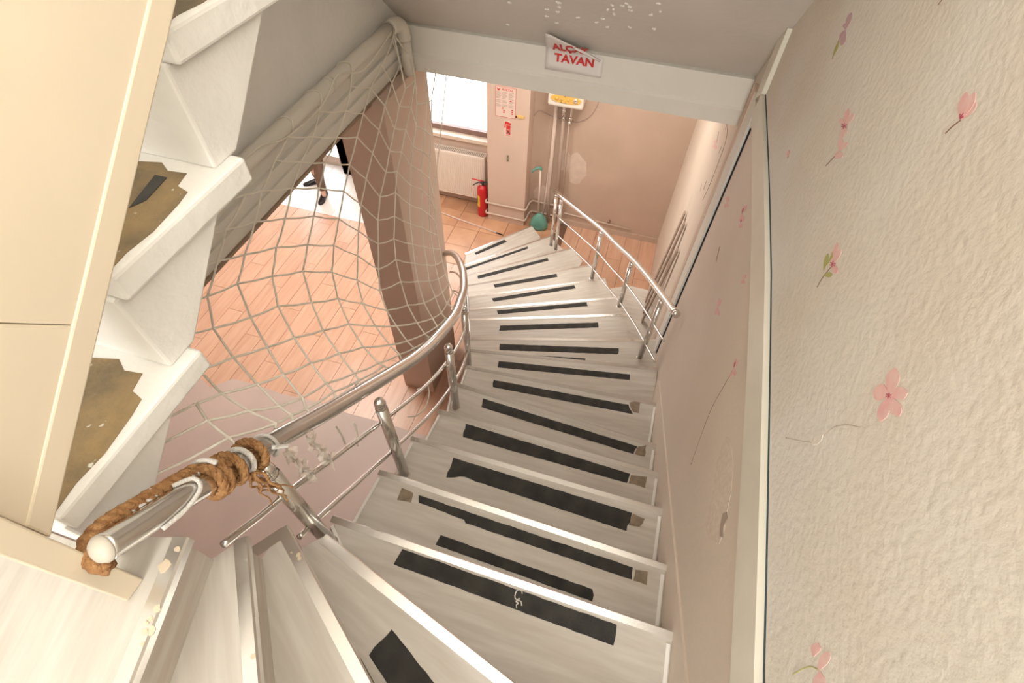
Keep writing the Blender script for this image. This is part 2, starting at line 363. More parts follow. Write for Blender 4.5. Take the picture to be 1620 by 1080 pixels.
RESIDUE={5:[[(-0.604,0.643),(-0.548,0.635),(-0.544,0.593),(-0.605,0.590)],[(0.350,0.610),(0.398,0.616),(0.398,0.564),(0.346,0.568)]],6:[[(0.338,0.885),(0.390,0.881),(0.374,0.837),(0.329,0.834)]],7:[[(0.328,1.147),(0.406,1.161),(0.403,1.097),(0.371,1.103),(0.322,1.101)]],8:[[(0.368,1.410),(0.407,1.430),(0.409,1.360),(0.354,1.359)]],9:[[(0.294,1.791),(0.360,1.826),(0.365,1.734),(0.328,1.727)]]}
st = thing('staircase', 'winding laminate staircase with aluminium nosings going down along the right wall', 'staircase', (-.3, 2.6, 0))
def zt(k): return 3.42 - .18 * k
def fwd(k):
    a, b = AB[k]; d = Vector((b[0] - a[0], b[1] - a[1], 0)).normalized(); return d, Vector((-d.y, d.x, 0))
def V3(p, z=0): return Vector((p[0], p[1], z))
def framed(name, bm_world, k, z, m, parent, bevel=0):
    """mesh authored in world space, re-expressed in a frame whose x axis runs along nosing k"""
    d, f = fwd(k); mw = Matrix.Translation(V3(AB[k][0], z)) @ Matrix((d, f, (0, 0, 1))).transposed().to_4x4()
    bmesh.ops.transform(bm_world, matrix=mw.inverted(), verts=bm_world.verts[:])
    o = obj(name, bm_world, m, parent, bevel=bevel); o.matrix_basis = mw; return o
def ragged(pts, seed):
    g = random.Random(seed); out = []
    for p, q in zip(pts, pts[1:] + pts[:1]):
        L = math.dist(p, q); n = max(1, int(L / .02)); nx, ny = -(q[1] - p[1]) / L, (q[0] - p[0]) / L
        for i in range(n):
            t = i / n; j = g.uniform(-.0035, .0035) if L < .09 else g.uniform(-.0012, .0012)
            out.append((p[0] + (q[0] - p[0]) * t + nx * j, p[1] + (q[1] - p[1]) * t + ny * j))
    return out
for k in range(19):
    z = zt(k); a, b = AB[k]; d, f = fwd(k)
    if k == 0:
        pts = [a, b, (-1.5, -1.2), (-1.5, .05), (-.83, .05), (-.80, .10)]
    else:
        d0, f0 = fwd(k - 1); a0, b0 = V3(AB[k - 1][0]) - f0 * .03, V3(AB[k - 1][1]) - f0 * .03
        if k >= 12: b0 = b0 - d0 * .02
        pts = [a, b] + OUT.get(k, []) + ([] if k >= 12 else [b0]) + ([b0 - d0 * .25] if k >= 12 else []) + [a0]
    tr = framed('tread', flat(pts, z - .026, z), k, z, TREAD, st)
    for tp in TAPE.get(k, []):
        tt = framed('grip_tape', flat(ragged(tp, k), z + .0002, z + .0016), k, z, TAPEM, tr)
    for tp in RESIDUE.get(k, []):
        framed('tape_residue', flat(ragged(tp, k + 40), z + .0001, z + .0008), k, z, RESID, tr)
    # nosing: angle profile along the front edge
    A, Bv = V3(a), V3(b)
    if k >= 4: A = A - d * .012
    wn = .027 if k < 4 else .02
    prof = [(-wn, .0), (-wn, .003), (.002, .0045), (.006, .0), (.006, -.022), (.0, -.022), (.0, .0)] if k <= 11 else [(-.016, .0), (-.016, .002), (.004, .003), (.005, -.026), (.0, -.026), (.0, .0)]
    framed('nosing', P([A + f * u + Vector((0, 0, z + v)) for u, v in prof], Bv - A), k, z, ALU, st)
    # riser under this nosing
    zb = zt(k + 1) if k < 18 else .003
    ra, rb = A - f * .022, Bv - f * .022
    framed('riser', P([ra + Vector((0, 0, zb)), ra + Vector((0, 0, z - .026)), ra - f * .015 + Vector((0, 0, z - .026)), ra - f * .015 + Vector((0, 0, zb))], rb - ra), k, z, RISER, st)
    # aluminium edge strips along the inner side and the wall side of the straight steps
    if 2 <= k <= 9:
        p0 = V3(a) - f * .03; p1 = V3(AB[k - 1][0]) + f * (.012 if k > 2 else -.0)
        if k == 2: p0, p1 = V3((-.712, .262)), V3((-.765, .185))
        if k != 3:
            dd = (p1 - p0).normalized(); nn = Vector((-dd.y, dd.x, 0)); nn = nn if nn.x > 0 else -nn
            wv = .028 if k == 2 else .007
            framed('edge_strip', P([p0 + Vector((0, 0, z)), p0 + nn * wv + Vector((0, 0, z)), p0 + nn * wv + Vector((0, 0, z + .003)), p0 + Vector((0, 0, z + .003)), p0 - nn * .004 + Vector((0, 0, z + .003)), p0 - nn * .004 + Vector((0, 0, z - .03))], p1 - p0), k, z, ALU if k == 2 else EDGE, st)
    if 4 <= k <= 9:
        p0 = V3(b) - f * .035 - d * .022; p1 = V3(AB[k - 1][1]) + f * .012 - d * .022
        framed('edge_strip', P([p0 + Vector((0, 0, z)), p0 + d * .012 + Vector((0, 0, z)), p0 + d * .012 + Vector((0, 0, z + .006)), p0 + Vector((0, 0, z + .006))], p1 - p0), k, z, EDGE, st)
    # closed string under the inner end of each step, and under the outer end of the lower winders
    if k >= 3:
        d0, f0 = fwd(k - 1); p = V3(a) + d * .006; q = V3(AB[k - 1][0]) - f0 * .03 + d0 * .006
        zl = max(zt(k + 1) - .12, 0.003)
        if k == 3: p, q = V3((-.665, .32)), V3((-.69, .262))
        obj('inner_string', P([p + Vector((0, 0, zl)), q + Vector((0, 0, zl)), q + Vector((0, 0, z - .026)), p + Vector((0, 0, z - .026))], d * .018), WHITE_TRIM, st)
    if k >= 12:
        p = V3(b) - d * .02; q = V3(OUT[k][0]) - d * .02
        obj('outer_string', P([p + Vector((0, 0, .004)), q + Vector((0, 0, .004)), q + Vector((0, 0, z - .026)), p + Vector((0, 0, z - .026))], -d * .018), RISER, st)
tr4 = [o for o in st.children if o.name.startswith('tread')][4]
z4 = zt(4) + .0022
for q in (((823, 947), (817, 948), (814.5, 944), (816, 937), (819, 933), (825, 934), (826, 939)), ((817.5, 962), (817, 956), (820, 954), (816, 951), (819, 950), (824, 951), (825.5, 958))):
    tube_pts = smooth_path([at_z(p, z4) for p in q], 3)
    obj('chalk_mark', T(tube_pts, .0018, 5), CHALK, tr4)
obj('chalk_mark', T([at_z((820.5, 946), z4), at_z((821, 948), z4)], .002, 5), CHALK, tr4)
framed('tape_scrap', flat([at_z(q, zt(4))[:2] for q in ((481, 868), (486, 866), (492, 874), (494, 884), (488, 882), (484, 874))], zt(4) + .0002, zt(4) + .003), 4, zt(4), TAPEM, tr4)
DRIP = mat('dried_paint_drop', (.66, .56, .42), .6)
nos = [o for o in st.children if o.name.startswith('nosing')]
for j, (k, q, r) in enumerate(((0, (280.5, 868), .006), (0, (260, 895), .013), (0, (248.5, 962), .007), (0, (237.5, 979), .006), (0, (240, 997), .008), (0, (229, 999), .006), (0, (232, 985), .004), (2, (472, 877), .007), (2, (474, 883), .006), (2, (461, 874), .003), (1, (400, 1038), .006), (0, (225, 1018), .004))):
    c = at_z(q, zt(k) + .005); g = random.Random(j)
    obj('paint_drop', flat([(c.x + r * g.uniform(.7, 1.2) * math.cos(t), c.y + r * g.uniform(.7, 1.2) * math.sin(t)) for t in [2 * PI * i / 9 for i in range(9)]], c.z - .002, c.z + .0008), DRIP, nos[k])
# low platform beside the lower winders, against the right wall
obj('platform_top', flat([(WX, 2.62), (WX, 3.88), (.22, 3.89), (.0, 3.78), (.0, 2.72)], .695, .72), TREAD, st)
obj('platform_front', flat([(WX, 3.85), (.22, 3.86), (.02, 3.76), (.02, 3.74), (.23, 3.84), (WX, 3.83)], .004, .695), RISER, st)

# ------------------------------------------------------------------ inner railing
def knob(parent, x, y, ztop):
    o = obj('rail_joint', lathe([(.014, -.006), (.019, 0), (.019, .010), (.012, .014), (.019, .020), (.022, .032), (.018, .046), (.010, .056)], (x, y, ztop), 14), CHROME, parent, True)
    return o
def baluster(parent, x, y, zb, zr, r=.0225):
    b = obj('baluster', T([(x, y, zb), (x, y, zr - .075)], r, 18), STEEL, parent, True)
    obj('foot_ring', lathe([(r + .004, 0), (r + .004, .005), (r, .008)], (x, y, zb + .0005), 18), STEEL, b)
    knob(b, x, y, zr - .075)
RAIL = [tuple(at_x(q, -.72)) for q in ((164, 867), (230, 825), (284, 790), (349, 751), (390, 724), (450, 688), (513, 653))] + [(-.72, .94, 2.88), (-.72, 1.13, 2.735), (-.72, 1.33, 2.62), (-.745, 1.6, 2.46), (-.80, 1.82, 2.32), (-.87, 2.05, 2.16), (-.96, 2.28, 2.02), (-1.06, 2.50, 1.88), (-1.21, 2.78, 1.68), (-1.36, 3.0, 1.50), (-1.456, 3.075, 1.40)]
RP = smooth_path(RAIL, 8)
rg = thing('stair_railing', 'polished steel handrail with balusters along the inner edge of the stairs', 'railing', (-.72, .8, 2.3))
hr = obj('handrail', T(RP, .0265, 24), STEEL, rg, True)
dv = (Vector(RAIL[0]) - Vector(RAIL[1])).normalized()
obj('end_cap', lathe([(.0262, 0), (.0265, .004), (.021, .012), (.010, .017), (.002, .018)], RAIL[0], 20, dv), CAPW, hr, True)['label'] = 'cream plastic end cap'
def rail_z(y): 
    for p, q in zip(RP, RP[1:]):
        if p.y <= y <= q.y: t = (y - p.y) / max(q.y - p.y, 1e-6); return p.lerp(q, t)
    return RP[-1]
for y, k, x in ((.33, 4, -.70), (.76, 6, -.672), (1.34, 8, -.668), (1.84, 10, -.785), (2.62, 13, -1.11)):
    p = rail_z(y); baluster(rg, x, y, zt(k), p.z - .022)
for dz, y0, r in ((-.225, .14, .0095), (-.475, .27, .0095)):
    pts = [p + Vector((.018, 0, dz)) for p in RP if y0 <= p.y <= 3.06]
    obj('mid_rail', T(pts, r, 10), STEEL, rg, True)
# ------------------------------------------------------------------ outer railing
rg2 = thing('stair_railing', 'steel railing on the outer side of the lower winders, ending beside the right wall', 'railing', (-.2, 3.6, .7))
OR = [(-.80, 4.64, 1.12), (-.69, 4.37, 1.265), (-.44, 4.05, 1.38), (-.19, 3.68, 1.535), (-.03, 3.38, 1.66), (.12, 3.06, 1.82), (.25, 2.73, 1.98), (.35, 2.43, 2.125), (.42, 2.20, 2.24)]
OP = smooth_path(OR, 6)
h2 = obj('handrail', T(OP, .021, 20), STEEL, rg2, True)
obj('end_cap', lathe([(.021, 0), (.025, .003), (.025, .018), (.018, .026), (.003, .028)], OR[-1], 20, Vector(OR[-1]) - Vector(OR[-2])), STEEL, h2, True)
for x, y, zb, ztp in ((-.785, 4.62, .36, 1.115), (-.685, 4.37, .54, 1.25), (-.18, 3.68, .90, 1.52), (.125, 3.06, 1.26, 1.80), (.35, 2.43, 1.44, 2.105)):
    baluster(rg2, x, y, zb, ztp, .019)
for dz in (-.27, -.50):
    obj('mid_rail', T([p + Vector((-.0, .0, dz)) for p in OP], .0075, 8), STEEL, rg2, True)

# ------------------------------------------------------------------ concrete upper stair
us = thing('concrete_staircase', 'old white painted concrete stair with grimy brown treads going up at the left', 'staircase', (-1.1, .6, 3.42))
for i in range(-1, 4):
    y0 = .06 + .322 * i; z = 3.655 + .257 * i
    if i >= 0:
        sl = obj('step', B(-1.53, -.788, y0, y0 + .372, z - .056, z), OLD_WHITE, us, bevel=.007)
        y1 = y0 + .315
        obj('tread_top', flat([(-1.53, y0 + .008), (-.802, y0 + .008), (-.808, y0 + .06), (-.803, y0 + .12), (-.812, y0 + .2), (-.82, y0 + .235), (-.85, y0 + .245), (-.86, y0 + .285), (-.90, y0 + .28), (-.93, y1 - .015), (-.99, y1 - .03), (-1.05, y1 - .005), (-1.53, y1 - .005)], z - .001, z + .0012), GRIME, sl)['label'] = 'bare brown tread spotted with paint'
        if i == 1:
            obj('grip_tape', flat([at_z(q, z)[:2] for q in ((246, 278), (265, 282), (232, 318), (205, 330))], z + .0013, z + .0025), TAPEM, sl)
    if i < 3:
        y1 = y0 + .315; bot = z if i >= 0 else 3.422
        prof = [(y1, bot - .001), (y1, z + .202), (y1 + .305, z + .202), (y1 + .072, bot - .001)]
        obj('riser_block', P([(-1.53, y, zz) for y, zz in prof], (1.53 - .815, 0, 0)), OLD_WHITE, us, bevel=.006)
# ------------------------------------------------------------------ cream partition panel on the upper stair
pp = thing('partition_panel', 'cream boarded partition with a sloping lower edge and a short post, far left', 'partition', (-.775, .05, 3.42))
def edge_z(y): return 3.646 + .768 * y
yA, yJ = .032, .262
bm = P([(-.79, yA, edge_z(yA) + .05), (-.79, .285, edge_z(.285) + .05), (-.79, .215, edge_z(.215) + .19), (-.79, .0, 4.6), (-.79, yA, 4.6)][:3] + [(-.79, yA, edge_z(yA) + .26)], (.026, 0, 0))
obj('panel_board', bm, CREAM, pp, bevel=.002)
bm = P([(-.79, .2857, edge_z(.2857) + .05), (-.79, 1.0, edge_z(1.0) + .05), (-.79, 1.0, 5.25), (-.79, yA, 5.25), (-.79, yA, edge_z(yA) + .2606), (-.79, .2157, edge_z(.2157) + .1908)], (.026, 0, 0))
obj('panel_board', bm, CREAM, pp, bevel=.002)
bm = P([(-.797, yA, edge_z(yA)), (-.797, 1.0, edge_z(1.0)), (-.797, 1.0, edge_z(1.0) + .056), (-.797, yA, edge_z(yA) + .056)], (.036, 0, 0))
obj('edge_board', bm, CREAM, pp, bevel=.004)
obj('post', B(-.80, -.745, -.012, .031, 3.421, 5.25), CREAM, pp, bevel=.003)
obj('post', B(-.80, -.745, 1.0, 1.04, 4.40, 5.25), CREAM, pp, bevel=.003)

# ------------------------------------------------------------------ pipe along the upper left of the well
pt = thing('drain_pipe', 'white plastic pipe running along the left wall and turning down at the beam', 'pipe', (-1.47, 1.6, 3.34))
pl_ = [(-1.478, y, 3.345) for y in (.25, .8, 1.4, 2.0, 2.5, 2.72)]
el = [(-1.476, 2.72, 3.345), (-1.474, 2.78, 3.342), (-1.47, 2.825, 3.325), (-1.466, 2.85, 3.29), (-1.464, 2.855, 3.24)]
obj('long_pipe', T(pl_, .034, 20), PVC, pt, True)
obj('elbow', T(smooth_path(el, 4), .040, 20), PVC, pt, True)
obj('down_pipe', T([(-1.464, 2.855, 3.24), (-1.462, 2.857, 3.10), (-1.461, 2.858, 3.055), (-1.46, 2.858, 3.04)], [.034, .034, .033, .022], 20), PVC, pt, True)
for y in (1.35, 2.05):
    obj('pipe_collar', T([(-1.478, y, 3.345), (-1.478, y + .025, 3.345)], .037, 20), PVC, pt, True)

# ------------------------------------------------------------------ safety net
NET={(-2,9):(-0.92,0.41,3.40),(-2,10):(-0.85,0.37,3.42),(-2,11):(-0.78,0.35,3.41),(-1,7):(-1.18,0.63,3.31),(-1,8):(-1.02,0.52,3.35),(-1,9):(-0.91,0.47,3.36),(-1,10):(-0.82,0.45,3.35),(-1,11):(-0.75,0.45,3.32),(0,3):(-1.42,1.29,3.29),(0,4):(-1.38,1.10,3.28),(0,5):(-1.32,0.96,3.27),(0,6):(-1.25,0.81,3.27),(0,7):(-1.13,0.69,3.29),(0,8):(-1.00,0.61,3.30),(0,9):(-0.88,0.55,3.30),(0,10):(-0.79,0.51,3.29),(0,11):(-0.75,0.50,3.28),(1,1):(-1.45,1.65,3.32),(1,2):(-1.43,1.51,3.30),(1,3):(-1.40,1.35,3.27),(1,4):(-1.35,1.21,3.24),(1,5):(-1.29,1.05,3.23),(1,6):(-1.22,0.91,3.24),(1,7):(-1.10,0.80,3.23),(1,8):(-0.98,0.71,3.23),(1,9):(-0.87,0.63,3.24),(1,10):(-0.78,0.58,3.23),(1,11):(-0.75,0.55,3.23),(2,0):(-1.44,1.89,3.31),(2,1):(-1.42,1.77,3.26),(2,2):(-1.40,1.62,3.23),(2,3):(-1.37,1.48,3.20),(2,4):(-1.32,1.33,3.17),(2,5):(-1.26,1.17,3.17),(2,6):(-1.19,1.03,3.17),(2,7):(-1.09,0.91,3.17),(2,8):(-0.97,0.81,3.16),(2,9):(-0.87,0.74,3.15),(2,10):(-0.79,0.69,3.14),(2,11):(-0.75,0.67,3.14),(3,-1):(-1.44,2.18,3.29),(3,0):(-1.42,2.06,3.23),(3,1):(-1.40,1.91,3.18),(3,2):(-1.38,1.75,3.15),(3,3):(-1.35,1.62,3.11),(3,4):(-1.30,1.47,3.08),(3,5):(-1.24,1.31,3.07),(3,6):(-1.17,1.16,3.08),(3,7):(-1.06,1.03,3.07),(3,8):(-0.96,0.93,3.06),(3,9):(-0.86,0.86,3.05),(3,10):(-0.78,0.81,3.03),(3,11):(-0.75,0.79,3.03),(4,-3):(-1.44,2.67,3.31),(4,-2):(-1.44,2.51,3.25),(4,-1):(-1.43,2.34,3.21),(4,0):(-1.41,2.19,3.15),(4,1):(-1.39,2.06,3.10),(4,2):(-1.36,1.90,3.05),(4,3):(-1.33,1.76,3.00),(4,4):(-1.28,1.60,2.97),(4,5):(-1.22,1.44,2.96),(4,6):(-1.14,1.28,2.97),(4,7):(-1.05,1.16,2.96),(4,8):(-0.95,1.06,2.95),(4,9):(-0.85,0.98,2.94),(4,10):(-0.77,0.94,2.92),(4,11):(-0.75,0.94,2.91),(5,-3):(-1.45,2.74,3.16),(5,-2):(-1.43,2.57,3.13),(5,-1):(-1.40,2.40,3.09),(5,0):(-1.38,2.26,3.03),(5,1):(-1.36,2.12,2.98),(5,2):(-1.34,1.98,2.92),(5,3):(-1.31,1.84,2.87),(5,4):(-1.25,1.68,2.84),(5,5):(-1.18,1.53,2.83),(5,6):(-1.09,1.36,2.86),(5,7):(-1.00,1.24,2.86),(5,8):(-0.90,1.15,2.85),(5,9):(-0.81,1.09,2.83),(5,10):(-0.76,1.07,2.81),(6,-3):(-1.40,2.66,3.06),(6,-2):(-1.38,2.52,3.03),(6,-1):(-1.36,2.39,2.97),(6,0):(-1.35,2.28,2.90),(6,1):(-1.34,2.18,2.83),(6,2):(-1.32,2.04,2.77),(6,3):(-1.28,1.91,2.72),(6,4):(-1.21,1.76,2.70),(6,5):(-1.12,1.58,2.71),(6,6):(-1.03,1.42,2.75),(6,7):(-0.94,1.31,2.76),(6,8):(-0.86,1.24,2.76),(6,9):(-0.79,1.19,2.74),(6,10):(-0.75,1.17,2.73),(7,-4):(-1.44,2.85,3.16),(7,-3):(-1.39,2.78,3.06),(7,-2):(-1.35,2.60,2.99),(7,-1):(-1.34,2.48,2.92),(7,0):(-1.34,2.39,2.83),(7,1):(-1.34,2.30,2.76),(7,2):(-1.32,2.21,2.68),(7,3):(-1.29,2.10,2.60),(7,4):(-1.23,1.95,2.57),(7,5):(-1.15,1.80,2.57),(7,6):(-1.04,1.63,2.60),(7,7):(-0.92,1.46,2.64),(7,8):(-0.82,1.35,2.67),(7,9):(-0.76,1.30,2.67),(7,10):(-0.73,1.29,2.66),(8,-3):(-1.34,2.66,2.98),(8,-2):(-1.32,2.58,2.89),(8,-1):(-1.33,2.52,2.79),(8,0):(-1.33,2.46,2.70),(8,1):(-1.32,2.40,2.60),(8,2):(-1.31,2.33,2.51),(8,3):(-1.28,2.25,2.43),(8,4):(-1.22,2.13,2.38),(8,5):(-1.13,1.96,2.40),(8,6):(-1.02,1.77,2.47),(8,7):(-0.89,1.57,2.55),(8,8):(-0.79,1.45,2.60),(8,9):(-0.75,1.41,2.60),(9,-3):(-1.31,2.73,2.96),(9,-2):(-1.30,2.65,2.83),(9,-1):(-1.31,2.61,2.71),(9,0):(-1.32,2.56,2.60),(9,1):(-1.31,2.52,2.49),(9,2):(-1.30,2.46,2.38),(9,3):(-1.28,2.40,2.28),(9,4):(-1.22,2.27,2.24),(9,5):(-1.12,2.09,2.27),(9,6):(-1.01,1.88,2.37),(9,7):(-0.89,1.70,2.46),(9,8):(-0.79,1.55,2.53),(9,9):(-0.76,1.53,2.52),(10,-3):(-1.29,2.76,2.96),(10,-2):(-1.29,2.70,2.77),(10,-1):(-1.30,2.68,2.62),(10,0):(-1.31,2.65,2.49),(10,1):(-1.31,2.61,2.37),(10,2):(-1.30,2.56,2.26),(10,3):(-1.28,2.50,2.16),(10,4):(-1.22,2.39,2.12),(10,5):(-1.12,2.20,2.17),(10,6):(-1.01,2.00,2.27),(10,7):(-0.90,1.81,2.38),(10,8):(-0.82,1.69,2.44),(11,0):(-1.31,2.68,2.32),(11,1):(-1.30,2.66,2.23),(11,2):(-1.30,2.64,2.14),(11,3):(-1.28,2.60,2.05),(11,4):(-1.22,2.50,2.02),(11,5):(-1.14,2.35,2.06),(11,6):(-1.04,2.17,2.14),(11,7):(-0.95,2.02,2.23),(11,8):(-0.87,1.89,2.31)}
net = thing('safety_net', 'off-white knotted cord safety net stretched from the pipe down to the handrail', 'net', (-1.1, 1.3, 2.6))
bm = bmesh.new(); rn = random.Random(5)
def cordseg(bm, a, b, r=.0036):
    a, b = Vector(a), Vector(b); m_ = (a + b) / 2; m_.z -= (a - b).length * .03
    tube(bm, [a, m_, b], r, 6, caps=False)
for (c, r), p in NET.items():
    for dc, dr_ in ((0, 1), (1, 0)):
        q = NET.get((c + dc, r + dr_))
        if q: cordseg(bm, p, q)
obj('cord_mesh', bm, CORD, net, True)
bm = bmesh.new()
for p in NET.values():
    bmesh.ops.create_icosphere(bm, subdivisions=1, radius=.0052, matrix=Matrix.Translation(p))
obj('knots', bm, CORD, net, True)['kind'] = 'stuff'
def near_rail(p):
    return min(RP, key=lambda q: (q - Vector(p)).length)
bm = bmesh.new()                                # loops that tie the net to the pipe and to the rail
for c in range(-2, 12):
    rs_ = sorted(r for (cc, r) in NET if cc == c)
    if not rs_: continue
    b = Vector(NET[(c, rs_[-1])]); q = near_rail(b)
    if c <= 11: cordseg(bm, b, q + Vector((-.02, 0, .022)))
    if 1 <= c <= 7:
        a = Vector(NET[(c, rs_[0])]); y = min(max(a.y + .04, .4), 2.7)
        cordseg(bm, a, (-1.445, y, 3.33))
        tube(bm, [(-1.478 + .038 * math.cos(t * PI / 6), y + .012 * math.sin(t * PI / 3), 3.345 + .038 * math.sin(t * PI / 6)) for t in range(12)], .0028, 6, closed=True)
    if c >= 8:
        a = Vector(NET[(c, rs_[0])]); cordseg(bm, a, (-1.46 + (c - 8) * .07, 2.93, 3.06))
tube(bm, smooth_path([(-1.44, .95, 3.33), (-1.43, 1.2, 3.375), (-1.44, 1.45, 3.385), (-1.43, 1.62, 3.34), (-1.43, 1.9, 3.33), (-1.44, 2.1, 3.38), (-1.42, 2.3, 3.32), (-1.43, 2.65, 3.36)], 5), .0032, 6)
for c in (-2, -1, 0):                           # the cords that run on behind the concrete steps
    rs_ = sorted(r for (cc, r) in NET if cc == c)
    for r in rs_[:4]:
        p = Vector(NET[(c, r)])
        if (c - 1, r) not in NET: cordseg(bm, p, p + Vector((-.10, -.16, .03)))
obj('tie_cords', bm, CORD, net, True)['kind'] = 'stuff'
bm = bmesh.new()                                # slack cord end hanging from the rail to the mid rail
for L_ in ([(660, 616), (672, 610), (680, 603)], [(676, 606), (679, 622), (674, 642), (660, 657), (645, 659)], [(532, 675), (541, 690), (546, 702)], [(559, 668), (564, 680), (566, 705)], [(620, 668), (617, 685), (612, 694)]):
    tube(bm, smooth_path([at_x(q, -.725) for q in L_], 4), .0032, 6)
obj('loose_ends', bm, CORD, net, True)

# ------------------------------------------------------------------ ropes on the handrail end
def rail_at(s):
    """point and frame on the near rail, s in metres from its end"""
    acc = 0
    for p, q in zip(RP, RP[1:]):
        l = (q - p).length
        if acc + l >= s: t = (q - p).normalized(); return p + t * (s - acc), t
        acc += l
    return RP[-1], (RP[-1] - RP[-2]).normalized()
def around(s, ang, r):
    p, t = rail_at(s); u = Vector((0, 0, 1)); u = (u - t * u.dot(t)).normalized(); v = t.cross(u)   # ang 0 = top, +90 = the side towards the well
    return p + (u * math.cos(ang) - v * math.sin(ang)) * r
def coil(s0, s1, a0, a1, r, n=60, wob=0, seed=1):
    g = random.Random(seed); return [around(s0 + (s1 - s0) * i / n + wob * math.sin(i * .9 + seed), math.radians(a0 + (a1 - a0) * i / n), r + wob * .3 * math.sin(i * .7)) for i in range(n + 1)]
jr = thing('jute_rope', 'thick brown jute rope coiled round the end of the steel handrail', 'rope', around(.2, 0, .03))
def twisted(pts, r, m, parent, name, n=3, pitch=.05):
    """three strands laid round a centre line"""
    bm = bmesh.new(); pts = [Vector(p) for p in pts]
    L = [0]
    for p, q in zip(pts, pts[1:]): L.append(L[-1] + (q - p).length)
    tot = L[-1]; N = max(12, int(tot / .006)); res = []; j = 0
    for i in range(N + 1):
        s = tot * i / N
        while j < len(L) - 2 and L[j + 1] < s: j += 1
        res.append(pts[j].lerp(pts[j + 1], (s - L[j]) / max(L[j + 1] - L[j], 1e-9)))
    up = None; F = []
    for i, p in enumerate(res):
        t = (res[min(i + 1, N)] - res[max(i - 1, 0)]).normalized()
        up = t.orthogonal().normalized() if up is None else (up - t * up.dot(t)).normalized()
        F.append((up.copy(), t.cross(up)))
    for k in range(n):
        tube(bm, [res[i] + (F[i][0] * math.cos(2 * PI * (k / n + tot * i / N / pitch)) + F[i][1] * math.sin(2 * PI * (k / n + tot * i / N / pitch))) * r * .5 for i in range(N + 1)], r * .62, 6)
    return obj(name, bm, m, parent, True)
LEFT = 100                                      # degrees round the rail, the side towards the well
twisted(smooth_path([around(.0, math.radians(200), .037), around(-.006, math.radians(150), .038), around(.0, math.radians(100), .039), around(.03, math.radians(62), .038), around(.1, math.radians(52), .0375), around(.18, math.radians(50), .0375), around(.225, math.radians(40), .038)], 6), .0135, JUTE, jr, 'long_strand')
twisted(coil(.222, .262, 40, -400, .036, 70), .0105, JUTE, jr, 'coil')
twisted(coil(.243, .270, 70, -330, .037, 60, .001, 3), .0095, JUTE, jr, 'coil')
twisted(coil(.284, .302, 80, -200, .036, 50), .0105, JUTE, jr, 'coil')
twisted(coil(.350, .374, 100, -180, .036, 50), .0105, JUTE, jr, 'coil')
fr = bmesh.new(); p0 = around(.325, math.radians(-120), .04)
for i in range(7):
    g = random.Random(i); pts = [p0 + Vector((g.uniform(-.006, .006), g.uniform(-.006, .006), 0))]
    for j in range(7): pts.append(pts[-1] + Vector((g.uniform(-.012, .02), g.uniform(-.012, .012), -.012 - g.uniform(0, .008))))
    tube(fr, smooth_path(pts, 3), [.0042 - .00012 * q for q in range(22)], 5)
obj('frayed_end', fr, JUTE, jr, True)
wc = thing('white_cord', 'thin white braided cord looped and knotted over the steel handrail', 'cord', around(.25, 0, .03))
tube_pts = [around(.03, math.radians(70), .034), around(.09, math.radians(40), .031), around(.15, math.radians(45), .032), around(.2, math.radians(40), .031), around(.225, math.radians(20), .031)]
obj('strand', T(smooth_path(tube_pts, 6), .0042, 8), CORDW, wc, True)
obj('strand', T(smooth_path([around(.155, math.radians(30), .031), around(.185, math.radians(-5), .034), around(.18, math.radians(-50), .034), around(.14, math.radians(-90), .032), around(.09, math.radians(-115), .031)], 6), .0045, 8), CORDW, wc, True)
obj('loop', T(coil(.318, .338, 85, -170, .0335, 40), .0062, 8), CORDW, wc, True)
obj('loop', T(coil(.40, .43, 95, -150, .0315, 40), .0042, 8), CORDW, wc, True)
obj('strand', T(smooth_path([around(.235, math.radians(75), .05), around(.232, math.radians(40), .05), around(.236, math.radians(10), .048), around(.236, math.radians(-15), .05)], 5), .006, 8), CORDW, wc, True)
obj('strand', T(smooth_path([around(.385, math.radians(-60), .046), around(.405, math.radians(-70), .045), around(.43, math.radians(-80), .05)], 5), .0055, 8), CORDW, wc, True)
kb = bmesh.new()
for i in range(16):
    g = random.Random(40 + i); p = around(.06 + .004 * i, math.radians(48 + g.uniform(-8, 8)), .036 + g.uniform(-.003, .004))
    q = p + Vector((g.uniform(-.01, .01), g.uniform(-.01, .01), g.uniform(-.006, .006))); tube(kb, [p, q], .0028, 5)
obj('frayed_knot', kb, CORDW, wc, True)
# crumpled clear film strips
fm = thing('plastic_film', 'crumpled shreds of clear plastic film hanging from the railing', 'plastic film', at_x((500, 715), -.70))
for j, L_ in enumerate(([(452, 712), (468, 728), (482, 745), (498, 752)], [(488, 690), (502, 708), (516, 722), (528, 728)])):
    bm = bmesh.new(); g = random.Random(j + 9); rows = []
    ctr = smooth_path([at_x(q, -.69) for q in L_], 6)
    for i, p in enumerate(ctr):
        wv = .022 + .012 * math.sin(i * .8)
        rows.append([bm.verts.new(p + Vector((g.uniform(-.012, .012), (k - 2.5) / 2.5 * wv * .6 + g.uniform(-.005, .005), (k - 2.5) / 2.5 * wv * .6 + g.uniform(-.006, .006)))) for k in range(6)])
    for a, b in zip(rows, rows[1:]):
        for k in range(5): bm.faces.new((a[k], a[k + 1], b[k + 1], b[k]))
    o = obj('film_strip', bm, FILM, fm); so_ = o.modifiers.new('s', 'SOLIDIFY'); so_.thickness = .0006

